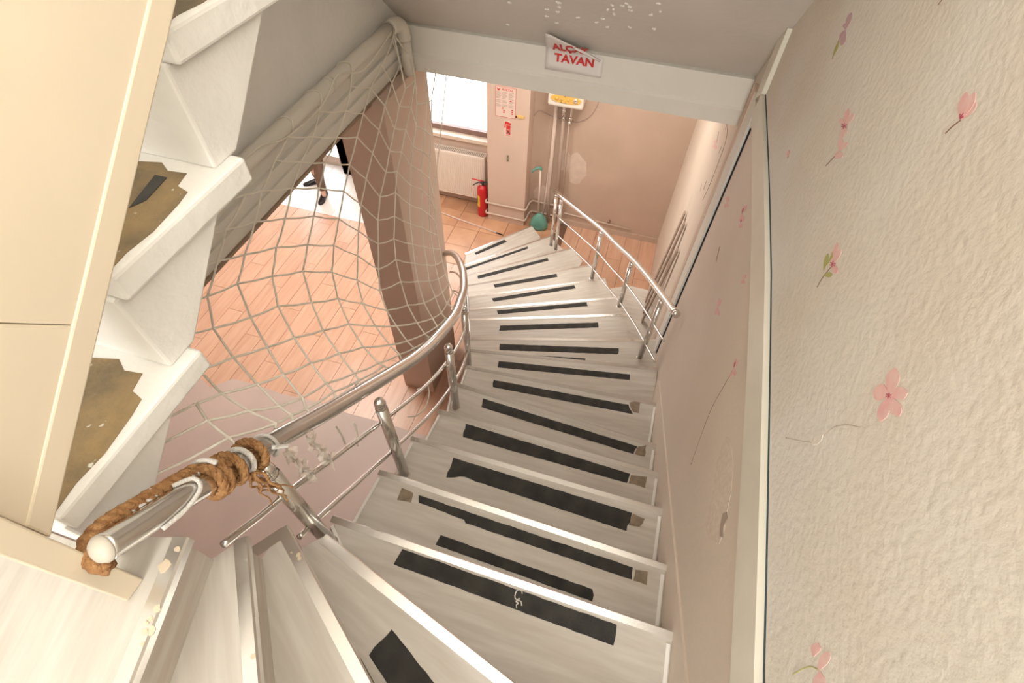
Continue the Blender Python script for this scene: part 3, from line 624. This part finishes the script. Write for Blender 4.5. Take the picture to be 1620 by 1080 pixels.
# ------------------------------------------------------------------ paper sign on the beam
sg = thing('paper_sign', 'white paper sign with red capitals taped over the beam edge, top corner curling off', 'sign', (-.47, 2.93, 3.22))
SU = Vector((0, -.753, .659)); SN = Vector((0, -.659, -.753))
def sheet(u, v):
    x = -.648 + .322 * u + .12 * max(0, v - .111)
    if v < .111: return Vector((x, 2.931 - .002 * math.sin(u * 7), 3.172 + v))
    return Vector((x, 2.931, 3.283)) + SU * (v - .111) + SN * (.003 + .004 * math.sin(u * 5))
bm = bmesh.new(); G = []
for i in range(15):
    u = i / 14; vm = .32 if u < .10 else (.32 - .215 * min(1, (u - .10) / .80)); G.append([bm.verts.new(sheet(u, vm * j / 8)) for j in range(9)])
for a, b in zip(G, G[1:]):
    for j in range(8): bm.faces.new((a[j], b[j], b[j + 1], a[j + 1]))
o = obj('sheet', bm, PAPER, sg, True); md = o.modifiers.new('s', 'SOLIDIFY'); md.thickness = .0006
obj('curled_corner', T([sheet(.50, .22) + SN * .010, sheet(.72, .158) + SN * .013, sheet(.95, .092) + Vector((0, -.012, 0))], [.005, .0075, .006], 10), PAPER, sg, True)
RX = Matrix.Rotation(PI / 2, 4, 'X')
RS = Matrix((Vector((1, 0, 0)), SU, SN)).transposed().to_4x4()
text('lettering', 'TAVAN', .058, (-.597, 2.9272, 3.225), RX, REDINK, sg, sx=1.17, bold=.0022)
text('lettering', 'ALÇAK', .052, Vector((-.603, 2.931, 3.283)) + SU * .025 + SN * .0085, RS, REDINK, sg, sx=1.2, bold=.0022, sy=2.2)

# ------------------------------------------------------------------ window bay: radiator, extinguisher, posters
rd = thing('radiator', 'cream panel radiator with vertical ribs under the window', 'radiator', (-2.4, 5.47, .15))
X0, X1, ZB, ZT = -2.86, -1.90, .175, .80
obj('front_panel', B(X0, X1, 5.425, 5.437, ZB, ZT), RADW, rd, bevel=.004)
nr = 34
for i in range(nr):
    x = X0 + .02 + (X1 - X0 - .04) * i / (nr - 1)
    obj('rib', P([(x - .009, 5.4255, ZB + .03), (x - .005, 5.419, ZB + .035), (x + .005, 5.419, ZB + .035), (x + .009, 5.4255, ZB + .03)], (0, 0, ZT - ZB - .065)), RADW, rd)
obj('rear_panel', B(X0, X1, 5.535, 5.547, ZB, ZT), RADW, rd)
obj('end_plate', B(X1, X1 + .008, 5.43, 5.547, ZB + .02, ZT + .006), RADW, rd); obj('end_plate', B(X0 - .008, X0, 5.43, 5.547, ZB + .02, ZT + .006), RADW, rd)
bm = bmesh.new()
box(bm, X0, X1, 5.43, 5.443, ZT - .004, ZT + .005); box(bm, X0, X1, 5.533, 5.546, ZT - .004, ZT + .005)
for i in range(40):
    x = X0 + (X1 - X0) * (i + .2) / 40; box(bm, x, x + .011, 5.443, 5.533, ZT - .004, ZT + .004)
obj('top_grille', bm, RADW, rd)
obj('bracket', B(-2.7, -2.66, 5.54, 5.57, .3, .6), RADW, rd)
vv = obj('valve', T([(X1 + .005, 5.49, .735), (X1 + .05, 5.49, .735)], .014, 14), CHROME, rd, True)
obj('valve_knob', T([(X1 + .045, 5.485, .74), (X1 + .055, 5.47, .75), (X1 + .085, 5.43, .775)], [.018, .022, .021], 14), RADW, vv, True)
ex = thing('fire_extinguisher', 'red fire extinguisher with a yellow label standing beside the radiator', 'extinguisher', (-1.895, 5.33, .003))
EX, EY = -1.895, 5.335
obj('cylinder', lathe([(.05, 0), (.066, .008), (.069, .02), (.069, .40), (.064, .435), (.045, .458), (.022, .468), (.018, .48)], (EX, EY, .004), 28), RED, ex, True)
vl = obj('valve', lathe([(.018, 0), (.024, .005), (.024, .025), (.016, .03), (.016, .05)], (EX, EY, .48), 16), BLACKP, ex, True)
obj('gauge', lathe([(.011, 0), (.011, .012), (.009, .013)], (EX - .005, EY - .022, .50), 12, (0, -1, 0)), CHROME, vl, True)
obj('upper_lever', T([(EX + .02, EY, .535), (EX - .03, EY - .01, .545), (EX - .13, EY - .02, .555)], [.009, .009, .007], 8), RED, ex, True)
obj('lower_handle', T([(EX + .01, EY, .52), (EX - .05, EY - .01, .51), (EX - .09, EY - .015, .485), (EX - .12, EY - .02, .46)], .008, 8), BLACKP, ex, True)
obj('hose', T(smooth_path([(EX + .02, EY, .525), (EX + .06, EY, .525), (EX + .088, EY, .48), (EX + .088, EY, .38), (EX + .08, EY, .2), (EX + .078, EY, .14)], 5), .010, 10), BLACKP, ex, True)
bm = bmesh.new(); A_ = [math.radians(a) for a in range(186, 262, 8)]
V_ = [[bm.verts.new((EX + .0696 * math.cos(a), EY + .0696 * math.sin(a), z)) for a in A_] for z in (.17, .34)]
for i in range(len(A_) - 1): bm.faces.new((V_[0][i], V_[0][i + 1], V_[1][i + 1], V_[1][i]))
lb = obj('label', bm, YELLOW, ex)
for a, z0, z1 in ((214, .22, .32), (226, .21, .31), (205, .29, .33)):
    bm = bmesh.new(); aa = [math.radians(a + d) for d in (-4, 0, 4)]
    V_ = [[bm.verts.new((EX + .0702 * math.cos(t), EY + .0702 * math.sin(t), z)) for t in aa] for z in (z0, z1)]
    for i in range(2): bm.faces.new((V_[0][i], V_[0][i + 1], V_[1][i + 1], V_[1][i]))
    obj('print_mark', bm, BLACKP, lb)
PY = 5.2795
ps = thing('notice_poster', 'framed fire instruction poster with a red bird emblem, on the window pillar', 'poster', (-1.58, PY, 1.5))
obj('sheet', B(-1.695, -1.462, PY - .002, PY, 1.485, 1.825), PAPERP, ps)
for a in ((-1.695, -1.692, 1.485, 1.825), (-1.465, -1.462, 1.485, 1.825), (-1.695, -1.462, 1.485, 1.488), (-1.695, -1.462, 1.822, 1.825)):
    obj('border', B(a[0], a[1], PY - .003, PY - .002, a[2], a[3]), REDINK, ps)
text('lettering', 'KARTAL', .034, (-1.618, PY - .0025, 1.785), RX, REDINK, ps, ext=.0003, bold=.0006)
bm = bmesh.new()
prism(bm, [(-1.684, PY - .003, 1.81), (-1.665, PY - .003, 1.797), (-1.655, PY - .003, 1.795), (-1.638, PY - .003, 1.812), (-1.645, PY - .003, 1.79), (-1.652, PY - .003, 1.782), (-1.66, PY - .003, 1.775), (-1.668, PY - .003, 1.782)], (0, .0006, 0))
obj('bird_emblem', bm, REDINK, ps)
bm = bmesh.new()
for cx in (-1.688, -1.618, -1.542):
    for r in range(15):
        if r in (7, 11): continue
        z = 1.765 - r * .0115; wv = .055 if (r * 7 + int(cx * 100)) % 3 else .04
        box(bm, cx, cx + wv, PY - .0028, PY - .002, z - .0022, z + .0022)
o = obj('small_print', bm, GREYINK, ps); o['kind'] = 'stuff'
for cx, cz in ((-1.612, 1.585), (-1.595, 1.56), (-1.597, 1.54), (-1.50, 1.575), (-1.50, 1.555), (-1.50, 1.535), (-1.52, 1.68)):
    obj('pictogram', B(cx - .009, cx + .011, PY - .003, PY - .002, cz - .006, cz + .006), REDINK, ps)
es = thing('extinguisher_sign', 'small red fire extinguisher pictogram sign below the poster', 'sign', (-1.545, PY, 1.35))
obj('sheet', B(-1.592, -1.502, PY - .0015, PY, 1.255, 1.45), PAPERP, es)
obj('pictogram', B(-1.565, -1.515, PY - .0028, PY - .0015, 1.285, 1.395), REDINK, es, bevel=.0004)
obj('pictogram', P([(-1.588, PY - .0015, 1.36), (-1.583, PY - .0015, 1.43), (-1.57, PY - .0015, 1.44), (-1.55, PY - .0015, 1.435), (-1.512, PY - .0015, 1.425), (-1.512, PY - .0015, 1.40), (-1.57, PY - .0015, 1.405), (-1.574, PY - .0015, 1.36)], (0, -.0013, 0)), REDINK, es)
obj('pictogram', P([(-1.558, PY - .003, 1.305), (-1.522, PY - .003, 1.305), (-1.522, PY - .003, 1.325), (-1.54, PY - .003, 1.29), (-1.558, PY - .003, 1.325)], (0, -.0008, 0)), PAPERP, es)
obj('pictogram', B(-1.56, -1.52, PY - .0036, PY - .0028, 1.338, 1.344), PAPERP, es)
text('lettering', 'YANGIN', .016, (-1.59, PY - .002, 1.262), RX, REDINK, es, ext=.0002, sx=1.3)
ky = thing('yellow_key_tag', 'short yellow tag with a dark knob fixed to the pillar edge', 'tag', (-1.405, PY, 1.52))
obj('plate', B(-1.445, -1.36, PY - .012, PY, 1.505, 1.54), mat('pale_yellow', (.75, .52, .18), .5), ky, bevel=.004)
obj('dark_knob', lathe([(.011, 0), (.012, .012), (.006, .018)], (-1.448, PY, 1.518), 12, (0, -1, 0)), mat('dark_red_knob', (.12, .02, .015), .4), ky, True)
sw = thing('wall_hook_plate', 'small greenish double hook plate halfway down the window pillar', 'hook', (-1.54, PY, .98))
hk = obj('plate', B(-1.553, -1.527, PY - .004, PY, .93, 1.02), mat('greenish_metal', (.35, .38, .28), .4, metal=.6), sw, bevel=.002)
for z in (1.0, .95): obj('hook', lathe([(.008, 0), (.009, .012), (.004, .018)], (-1.54, PY - .004, z), 10, (0, -1, 0)), DARKW, sw, True)
# ------------------------------------------------------------------ boiler, its pipes, heating pipes round the pillar
bo = thing('wall_boiler', 'white wall boiler with an ochre oval control panel, mostly hidden by the beam', 'boiler', (-.9, 5.36, 1.72))
obj('body', B(-1.10, -.715, 5.23, 5.5, 1.735, 2.45), BOILW, bo, bevel=.022)
ov = [(-.905 + .165 * math.copysign(abs(math.cos(t)) ** .75, math.cos(t)), 5.2305, 1.83 + .042 * math.copysign(abs(math.sin(t)) ** .9, math.sin(t)) - .06 * (0)) for t in [2 * PI * i / 28 for i in range(28)]]
cp = obj('control_panel', P(ov, (0, -.008, 0)), OCHRE, bo)
for x, r in ((-.80, .024), (-.945, .011), (-.875, .011), (-.91, .008), (-1.0, .019)):
    obj('dial', lathe([(r, 0), (r, .008), (r * .7, .012)], (x, 5.224, 1.83 if r > .01 else 1.805), 16, (0, -1, 0)), CHROME if r == .024 else OCHRE, cp, True)
for x, z in ((-.915, 1.862), (-.95, 1.797), (-.905, 1.795)):
    obj('button', lathe([(.005, 0), (.005, .006), (.003, .008)], (x, 5.224, z), 8, (0, -1, 0)), BLACKP, cp, True)
bp = thing('boiler_pipes', 'three painted vertical pipes dropping from the boiler down the wall', 'pipes', (-.95, 5.45, 0))
obj('pipe', T([(-1.04, 5.455, 1.74), (-1.04, 5.455, .5), (-1.0, 5.455, .02)], .022, 14), PIPEM, bp, True)
obj('pipe', T([(-.95, 5.45, 1.74), (-.95, 5.45, 1.5), (-.945, 5.46, 1.45), (-.91, 5.46, .02)], .02, 14), PIPEM, bp, True)
obj('pipe', T([(-.865, 5.45, 1.74), (-.865, 5.45, 1.5), (-.875, 5.46, 1.42), (-.84, 5.46, .02)], .013, 12), PIPEM, bp, True)
for x, z in ((-.95, 1.56), (-.95, 1.47), (-.866, 1.48), (-.872, 1.43)):
    obj('pipe_valve', lathe([(.018, 0), (.026, .01), (.026, .04), (.018, .05)], (x, 5.45, z), 12), STEEL, bp, True)
obj('valve_handle', T([(-.99, 5.42, 1.50), (-.94, 5.415, 1.55)], .006, 8), DARKW, bp, True)
tag(obj('cable', T(smooth_path([(-1.30, 5.494, 1.44), (-1.24, 5.494, 1.515), (-1.18, 5.494, 1.50), (-1.1, 5.494, 1.475), (-1.03, 5.494, 1.47), (-.84, 5.494, 1.45), (-.76, 5.494, 1.47), (-.66, 5.494, 1.55), (-.60, 5.494, 1.68), (-.59, 5.494, 1.8)], 5), .004, 6), GREYINK, None, True), 'thin dark cable sagging across the wall behind the boiler pipes', 'cable')
hp = thing('heating_pipes', 'two thin heating pipes running low round the foot of the window pillar', 'pipes', (-1.55, 5.26, .1))
for z in (.285, .115):
    obj('pipe', T(smooth_path([(-1.88, 5.5, z), (-1.84, 5.46, z), (-1.83, 5.30, z), (-1.815, 5.255, z), (-1.77, 5.252, z), (-1.34, 5.252, z), (-1.285, 5.255, z), (-1.275, 5.30, z), (-1.27, 5.43, z), (-1.24, 5.475, z), (-1.19, 5.478, z), (-.86, 5.478, z)], 4), .0125, 10), PIPEM, hp, True)
obj('pipe', T([(-.80, 5.47, .20), (-.3, 5.475, .17), (.1, 5.475, .15)], .010, 8), PIPEM, hp, True)
obj('pipe_hook', T(smooth_path([(-.22, 5.495, .18), (-.2, 5.47, .19), (-.19, 5.46, .22), (-.2, 5.46, .25)], 4), .008, 8), DARKW, hp, True)
def blob(name, cx, cz, rx, rz, m, parent, y=5.4995, seed=0, th=.002):
    y -= seed * .0003
    g = random.Random(seed); k = [g.uniform(.82, 1.15) for _ in range(22)]
    return obj(name, P([(cx + rx * k[i] * math.cos(2 * PI * i / 22), y, cz + rz * k[i] * math.sin(2 * PI * i / 22)) for i in range(22)], (0, -th, 0)), m, parent)
wfar = bpy.data.objects['wall_far']
PATCH = mat('pale_filler_patch', (.66, .53, .44), .85, var=.12, vscale=14)
blob('filler_patch', -.72, .87, .135, .20, PATCH, wfar, seed=4); blob('filler_patch', -.88, .95, .07, .15, PATCH, wfar, seed=6); blob('filler_patch', -1.1, .40, .15, .13, PATCH, wfar, seed=8)
# ------------------------------------------------------------------ dustpan with broom stick, pole on the floor
dp = thing('dustpan', 'teal long-handled dustpan standing in the corner beside the window pillar', 'dustpan', (-1.11, 5.3, .003))
bm = bmesh.new(); prof = [(0, .10, .075, 0), (.04, .125, .085, 0), (.10, .115, .075, .005), (.16, .085, .055, .01), (.20, .05, .035, .012), (.225, .024, .022, .015)]
rows = []
for z, rx, ry, dy in prof:
    rows.append([bm.verts.new((-1.10 + rx * math.copysign(abs(math.cos(t)) ** .8, math.cos(t)), 5.31 + dy + ry * math.sin(t), .004 + z)) for t in [2 * PI * i / 20 for i in range(20)]])
for a, b in zip(rows, rows[1:]):
    for i in range(20): bm.faces.new((a[i], a[(i + 1) % 20], b[(i + 1) % 20], b[i]))
bm.faces.new(rows[0][::-1]); bm.faces.new(rows[-1])
obj('pan', bm, TEAL, dp, True)
for z in (.05, .085): obj('pan_rib', B(-1.17, -1.06, 5.221 + z * .1, 5.235, z, z + .006), TEAL, dp)
obj('handle_pole', T([(-1.118, 5.32, .21), (-1.137, 5.33, .87)], .0115, 12), POLE, dp, True)
obj('grip', T(smooth_path([(-1.125, 5.33, .87), (-1.14, 5.328, .895), (-1.19, 5.315, .885), (-1.235, 5.30, .845)], 4), [.016] * 5 + [.018] * 4 + [.014] * 4, 12), TEAL, dp, True)
bs = thing('broom_stick', 'second pale stick leaning behind the teal dustpan', 'stick', (-1.07, 5.40, .003))
obj('stick', T([(-1.075, 5.42, .006), (-1.06, 5.485, .93)], .0105, 12), POLE, bs, True)
obj('stick_cap', T([(-1.0605, 5.4845, .92), (-1.06, 5.486, .945)], [.012, .009], 12), POLE, bs, True)
fp = thing('floor_pole', 'thin white stick with a dark tip lying on the tiles before the radiator', 'stick', (-1.95, 5.08, .01))
obj('shaft', T([(-2.75, 5.232, .012), (-1.60, 5.022, .012)], .0085, 10), POLE, fp, True)
obj('dark_tip', T([(-1.60, 5.022, .012), (-1.51, 5.004, .012)], .009, 10), BLACKP, fp, True)
# ------------------------------------------------------------------ boards leaning in the far right corner
lbm = [(-.0, 0), (.09, .02), (.02, .1)]
GREYB = mat('grey_brown_board', (.40, .30, .24), .7, var=.2, vscale=4, stretch=(1, 1, .3))
for i, (y, yt, zt_, lab) in enumerate(((3.70, 3.62, 1.90, 'tall grey-brown board leaning on the right wall behind the handrail end'), (3.55, 3.42, 1.95, 'middle board of the three leaning on the right wall, rounded top'), (3.42, 3.25, 1.82, 'nearest thin board leaning on the right wall by the strip'))):
    o = obj('leaning_board', P([(WX - .07, y, .722), (WX - .012, yt, zt_), (WX - .012, yt + .06, zt_ - .01), (WX - .07, y + .06, .722)], (-.014, 0, 0)), GREYB, bevel=.003)
    tag(o, lab, 'board', 'boards leaning on the right wall')
# ------------------------------------------------------------------ person in the entrance
pe = thing('person', 'person in brown trousers and black loafers standing in the bright entrance', 'person', (-4.25, 5.1, .003))
def skin(name, verts, edges, radii, m, parent, root=0, sub=2):
    me = bpy.data.meshes.new(name); me.from_pydata(verts, edges, []); o = link(name, me, m, parent)
    md = o.modifiers.new('skin', 'SKIN'); md.use_smooth_shade = True
    for v, r in zip(me.skin_vertices[0].data, radii):
        v.radius = (r, r) if not isinstance(r, tuple) else r
    me.skin_vertices[0].data[root].use_root = True
    sb = o.modifiers.new('sub', 'SUBSURF'); sb.levels = sub; sb.render_levels = sub
    return o
HF = Vector((-4.13, 5.02, 0)); HB = Vector((-4.36, 5.26, 0)); PC = Vector((-4.24, 5.16, 0))
chain, ed, ra = [], [], []
def add(p, r, to=None):
    chain.append(tuple(p)); ra.append(r)
    if to is not None: ed.append((to, len(chain) - 1))
    return len(chain) - 1
side = Vector((.62, .42, 0)).normalized(); fwdp = Vector((.42, -.62, 0)).normalized()
pv = add(PC + Vector((0, 0, .95)), (.13, .10)); sp = add(PC + Vector((0, 0, 1.15)), (.125, .09), pv); ch = add(PC + Vector((0, 0, 1.35)), (.15, .10), sp)
nk = add(PC + Vector((0, 0, 1.50)), .05, ch); hd = add(PC + fwdp * .02 + Vector((0, 0, 1.60)), (.075, .085), nk); ht = add(PC + fwdp * .015 + Vector((0, 0, 1.70)), (.07, .08), hd)
hips, hands = [], []
for s, ft in ((1, HF), (-1, HB)):
    hip = PC + side * .09 * s + Vector((0, 0, .90)); kn = hip.lerp(ft, .5) + fwdp * .04; kn.z = .48
    a = add(hip, .085, pv); b = add(kn, .055, a); c_ = add(ft + Vector((0, 0, .10)), .036, b); add(ft + fwdp * .10 + Vector((0, 0, .045)), .032, c_)
    hips.append((hip, kn, ft))
    sh = PC + side * .19 * s + Vector((0, 0, 1.42)); e_ = PC + side * .25 * s + Vector((0, 0, 1.14)); hnd = PC + side * .26 * s + fwdp * .08 + Vector((0, 0, .88))
    a = add(sh, .055, ch); b = add(e_, .042, a); c_ = add(hnd, .028, b)
    pm = add(hnd + Vector((0, 0, -.07)) + fwdp * .01, .034, c_); hands.append((hnd, s))
bd = skin('body', chain, ed, ra, SKIN, pe)
for hnd, s in hands:
    for i in range(5):
        b0 = hnd + Vector((0, 0, -.085)) + fwdp * (.03 - .017 * i) if i < 4 else hnd + Vector((0, 0, -.035)) + fwdp * .03
        L_ = (.065, .075, .07, .055, .05)[i]; d1 = Vector((0, 0, -1)) - side * s * .15; d1 = d1 + fwdp * .7 if i == 4 else d1
        d1.normalize(); p1 = b0 + d1 * L_ * .5; p2 = p1 + (d1 - side * s * .3).normalized() * L_ * .5
        skin('thumb' if i == 4 else 'finger', [tuple(b0), tuple(p1), tuple(p2)], [(0, 1), (1, 2)], [.0095, .0085, .007], SKIN, bd, sub=1)
tv, te, tr_ = [tuple(PC + Vector((0, 0, 1.0))), tuple(PC + Vector((0, 0, .92)))], [(0, 1)], [(.14, .11), (.14, .115)]
for hip, kn, ft in hips:
    i0 = len(tv); tv += [tuple(hip + Vector((0, 0, -.06))), tuple(kn), tuple(ft + Vector((0, 0, .26)) + (kn - ft) * .0), tuple(ft + Vector((0, 0, .08)))]
    te += [(1, i0), (i0, i0 + 1), (i0 + 1, i0 + 2), (i0 + 2, i0 + 3)]; tr_ += [.10, .074, .062, .060]
skin('trousers', tv, te, tr_, TROUSER, pe)
sv = [tuple(PC + Vector((0, 0, z))) for z in (.97, 1.15, 1.36, 1.47)]; se = [(0, 1), (1, 2), (2, 3)]; sr = [(.148, .118), (.14, .11), (.165, .118), (.07, .065)]
for s in (1, -1):
    i0 = len(sv); sv += [tuple(PC + side * .19 * s + Vector((0, 0, 1.42))), tuple(PC + side * .25 * s + Vector((0, 0, 1.14))), tuple(PC + side * .26 * s + fwdp * .06 + Vector((0, 0, .93)))]
    se += [(2, i0), (i0, i0 + 1), (i0 + 1, i0 + 2)]; sr += [.068, .055, .042]
skin('shirt', sv, se, sr, SHIRT, pe)
hc = PC + fwdp * .015 + Vector((0, 0, 1.66))
bm = bmesh.new(); bmesh.ops.create_uvsphere(bm, u_segments=20, v_segments=12, radius=.1, matrix=Matrix.Translation(hc + Vector((0, 0, .035)) - fwdp * .02) @ Matrix.Diagonal((.92, .98, .95, 1)))
bmesh.ops.delete(bm, geom=[v for v in bm.verts if v.co.z < hc.z - .02 or (v.co - hc).dot(fwdp) > .055 and v.co.z < hc.z + .06], context='VERTS')
obj('hair', bm, HAIR, pe, True)
for s in (1, -1):
    obj('eye', lathe([(.008, 0), (.008, .004), (.004, .006)], hc + fwdp * .088 + side * .03 * s + Vector((0, 0, -.01)), 10, fwdp), BLACKP, pe, True)
    obj('ear', lathe([(.022, 0), (.024, .008), (.012, .014)], hc + side * .075 * s + Vector((0, 0, -.02)), 10, side * s), SKIN, pe, True)
obj('nose', T([hc + fwdp * .085 + Vector((0, 0, .0)), hc + fwdp * .105 + Vector((0, 0, -.035)), hc + fwdp * .088 + Vector((0, 0, -.042))], [.008, .013, .01], 8), SKIN, pe, True)
obj('mouth', T([hc + fwdp * .086 - side * .024 + Vector((0, 0, -.068)), hc + fwdp * .093 + Vector((0, 0, -.068)), hc + fwdp * .086 + side * .024 + Vector((0, 0, -.068))], .005, 8), mat('lip', (.45, .18, .15), .5), pe, True)
for ft, fd in ((HF, Vector((.22, -.97, 0))), (HB, Vector((-.80, -.60, 0)))):
    fd.normalize(); sd = Vector((-fd.y, fd.x, 0)); bm = bmesh.new(); rows = []
    for u, wv, h in ((-.07, .028, .06), (-.05, .04, .075), (.0, .042, .08), (.06, .04, .068), (.12, .047, .052), (.17, .045, .04), (.205, .03, .028), (.215, .012, .018)):
        c_ = ft + fd * u
        rows.append([bm.verts.new(c_ + sd * wv * math.cos(t) + Vector((0, 0, .004 + (h * max(0, math.sin(t)) if math.sin(t) > 0 else 0)))) for t in [2 * PI * i / 14 for i in range(14)]])
    for a, b in zip(rows, rows[1:]):
        for i in range(14): bm.faces.new((a[i], a[(i + 1) % 14], b[(i + 1) % 14], b[i]))
    bm.faces.new(rows[0][::-1]); bm.faces.new(rows[-1])
    obj('loafer', bm, SHOE, pe, True)

# ------------------------------------------------------------------ prints and wear on the right wall
XP = WX - .0042
PN = [0]
def petal(name, base, ang, L, wd_, m, parent, x=XP, th=.0006):
    PN[0] += 1; th += .00009 * (PN[0] % 7)
    a = math.radians(ang); d = (math.cos(a), -math.sin(a)); n = (-d[1], d[0]); pts = []
    for t in [i / 7 for i in range(8)]: w_ = wd_ / 2 * math.sin(PI * min(.985, .06 + t * .93) ** 1.5) ** .75 * 1.05; pts.append((base[0] + d[0] * L * t + n[0] * w_, base[1] + d[1] * L * t + n[1] * w_))
    for t in [i / 7 for i in range(7, -1, -1)]: w_ = wd_ / 2 * math.sin(PI * min(.985, .06 + t * .93) ** 1.5) ** .75 * 1.05 + .15; pts.append((base[0] + d[0] * L * t - n[0] * w_, base[1] + d[1] * L * t - n[1] * w_))
    return obj(name, P([at_x(p, x) for p in pts], (-th, 0, 0)), m, parent)
def stem(pts, parent, m=TWIG, r=.0012, x=XP):
    return obj('printed_stem', T(smooth_path([at_x(p, x) for p in pts], 4), r, 5), m, parent, True)
def heart(c, parent, x=XP): 
    for a in range(0, 360, 60): petal('printed_stamen', c, a + 17, 5, .9, PINKD, parent, x, .0016)
for a, L, wv in ((78, 45, 20), (12, 30, 20), (158, 26, 26), (250, 43, 17), (297, 36, 19)): petal('printed_petal', (1407, 626), a, L, wv, PINK, up)
heart((1407, 626), up)
for a, L, wv in ((62, 48, 13), (78, 44, 14), (48, 36, 12), (92, 30, 10)): petal('printed_petal', (1521, 189), a, L, wv, PINK, up)
for a, L in ((60, 12), (85, 9), (40, 8)): petal('printed_stamen', (1520, 189), a, L, 1.6, PINKD, up, th=.0016)
stem([(1520, 190), (1507, 200), (1496, 211)], up)
for a, L, wv in ((75, 28, 8), (50, 24, 7), (120, 14, 7), (255, 22, 8), (285, 12, 6)): petal('printed_petal', (1336, 199), a, L, wv, PINK, up)
for a, L, wv in ((80, 20, 8), (45, 18, 7), (250, 14, 7), (290, 12, 6)): petal('printed_petal', (1328, 238), a, L, wv, PINK, up)
heart((1336, 199), up); stem([(1328, 240), (1318, 250), (1307, 262)], up)
for a, L, wv in ((72, 28, 7), (100, 10, 6), (255, 26, 8), (235, 16, 6)): petal('printed_petal', (1338, 47), a, L, wv, LILAC, up)
petal('printed_leaf', (1317, 92), 68, 30, 4, GREEN, up); stem([(1337, 48), (1326, 66), (1317, 94)], up)
for a, L, wv in ((80, 34, 7), (62, 26, 7), (285, 16, 9), (95, 20, 6)): petal('printed_petal', (1319, 417), a, L, wv, PINK, up)
for b_, a, L, wv in (((1303, 428), 75, 28, 6), ((1303, 436), 10, 14, 8), ((1308, 420), 60, 36, 4)): petal('printed_leaf', b_, a, L, wv, GREEN, up)
stem([(1317, 420), (1303, 437), (1293, 454)], up); heart((1318, 418), up)
for b_, a, L, wv in (((1295, 1060), 60, 34, 15), ((1298, 1062), 265, 30, 20), ((1288, 1038), 75, 22, 15)): petal('printed_petal', b_, a, L, wv, PINK, up)
stem([(1296, 1060), (1280, 1054), (1255, 1066)], up, GREEN)
petal('printed_petal', (1246, 249), 78, 12, 4, PINK, up); petal('printed_stamen', (1246, 250), 80, 6, 2, PINKD, up)
stem([(1484, 8), (1490, 0), (1494, -6)], up)
low = bpy.data.objects['wall_right']; XL = WX
for c, L in (((1161, 582), 18), ((1135, 486), 16), ((1176, 442), 10), ((1174, 338), 16), ((1172, 352), 10), ((1150, 320), 9), ((1131, 228), 8)):
    for a in (78, 60, 250, 280): petal('printed_petal', c, a, L * random.uniform(.7, 1.1), 4, PINK, low, XL)
    petal('printed_stamen', c, 75, L * .6, 1.6, PINKD, low, XL)
stem([(1160, 585), (1140, 620), (1122, 655), (1093, 735)], low, TWIG, .0012, XL)
for L_ in ([(1148, 205), (1151, 192), (1150, 215), (1143, 240), (1124, 290), (1112, 316)], [(1137, 208), (1134, 226)], [(1142, 232), (1137, 242)], [(1118, 286), (1113, 300)], [(1110, 290), (1108, 302)], [(1139, 390), (1133, 414)]):
    stem(L_, low, TWIG, .0022, XL)
obj('plaster_seam', T(smooth_path([at_x(q, WX - .0012) for q in ((1283, 70), (1281, 200), (1288, 330), (1287, 460), (1300, 560), (1312, 620), (1320, 760), (1330, 900), (1338, 1080))], 6), .0032, 6), W_UP, up, True)
def wpatch(name, pts, m, parent, x, th=.0012): return obj(name, P([at_x(p, x) for p in pts], (-th, 0, 0)), m, parent)
wpatch('chipped_plaster', [(1284, 701), (1290, 694), (1297, 689), (1303, 687), (1300, 697), (1293, 703), (1287, 704)], WORN, up, XP)
stem([(1243, 692), (1262, 696), (1284, 700)], up, GREYINK, .0008); stem([(1303, 690), (1318, 676), (1340, 672), (1362, 676)], up, GREYINK, .0007)
WORN2 = mat('rubbed_white_patch', (.72, .64, .56), .9, var=.2, vscale=60, col2=(.64, .54, .45))
wpatch('rubbed_patch', [(1134, 735), (1140, 712), (1150, 690), (1157, 700), (1160, 740), (1157, 780), (1150, 810), (1146, 840), (1138, 860), (1122, 852), (1116, 830), (1126, 790)], WORN2, low, XL)
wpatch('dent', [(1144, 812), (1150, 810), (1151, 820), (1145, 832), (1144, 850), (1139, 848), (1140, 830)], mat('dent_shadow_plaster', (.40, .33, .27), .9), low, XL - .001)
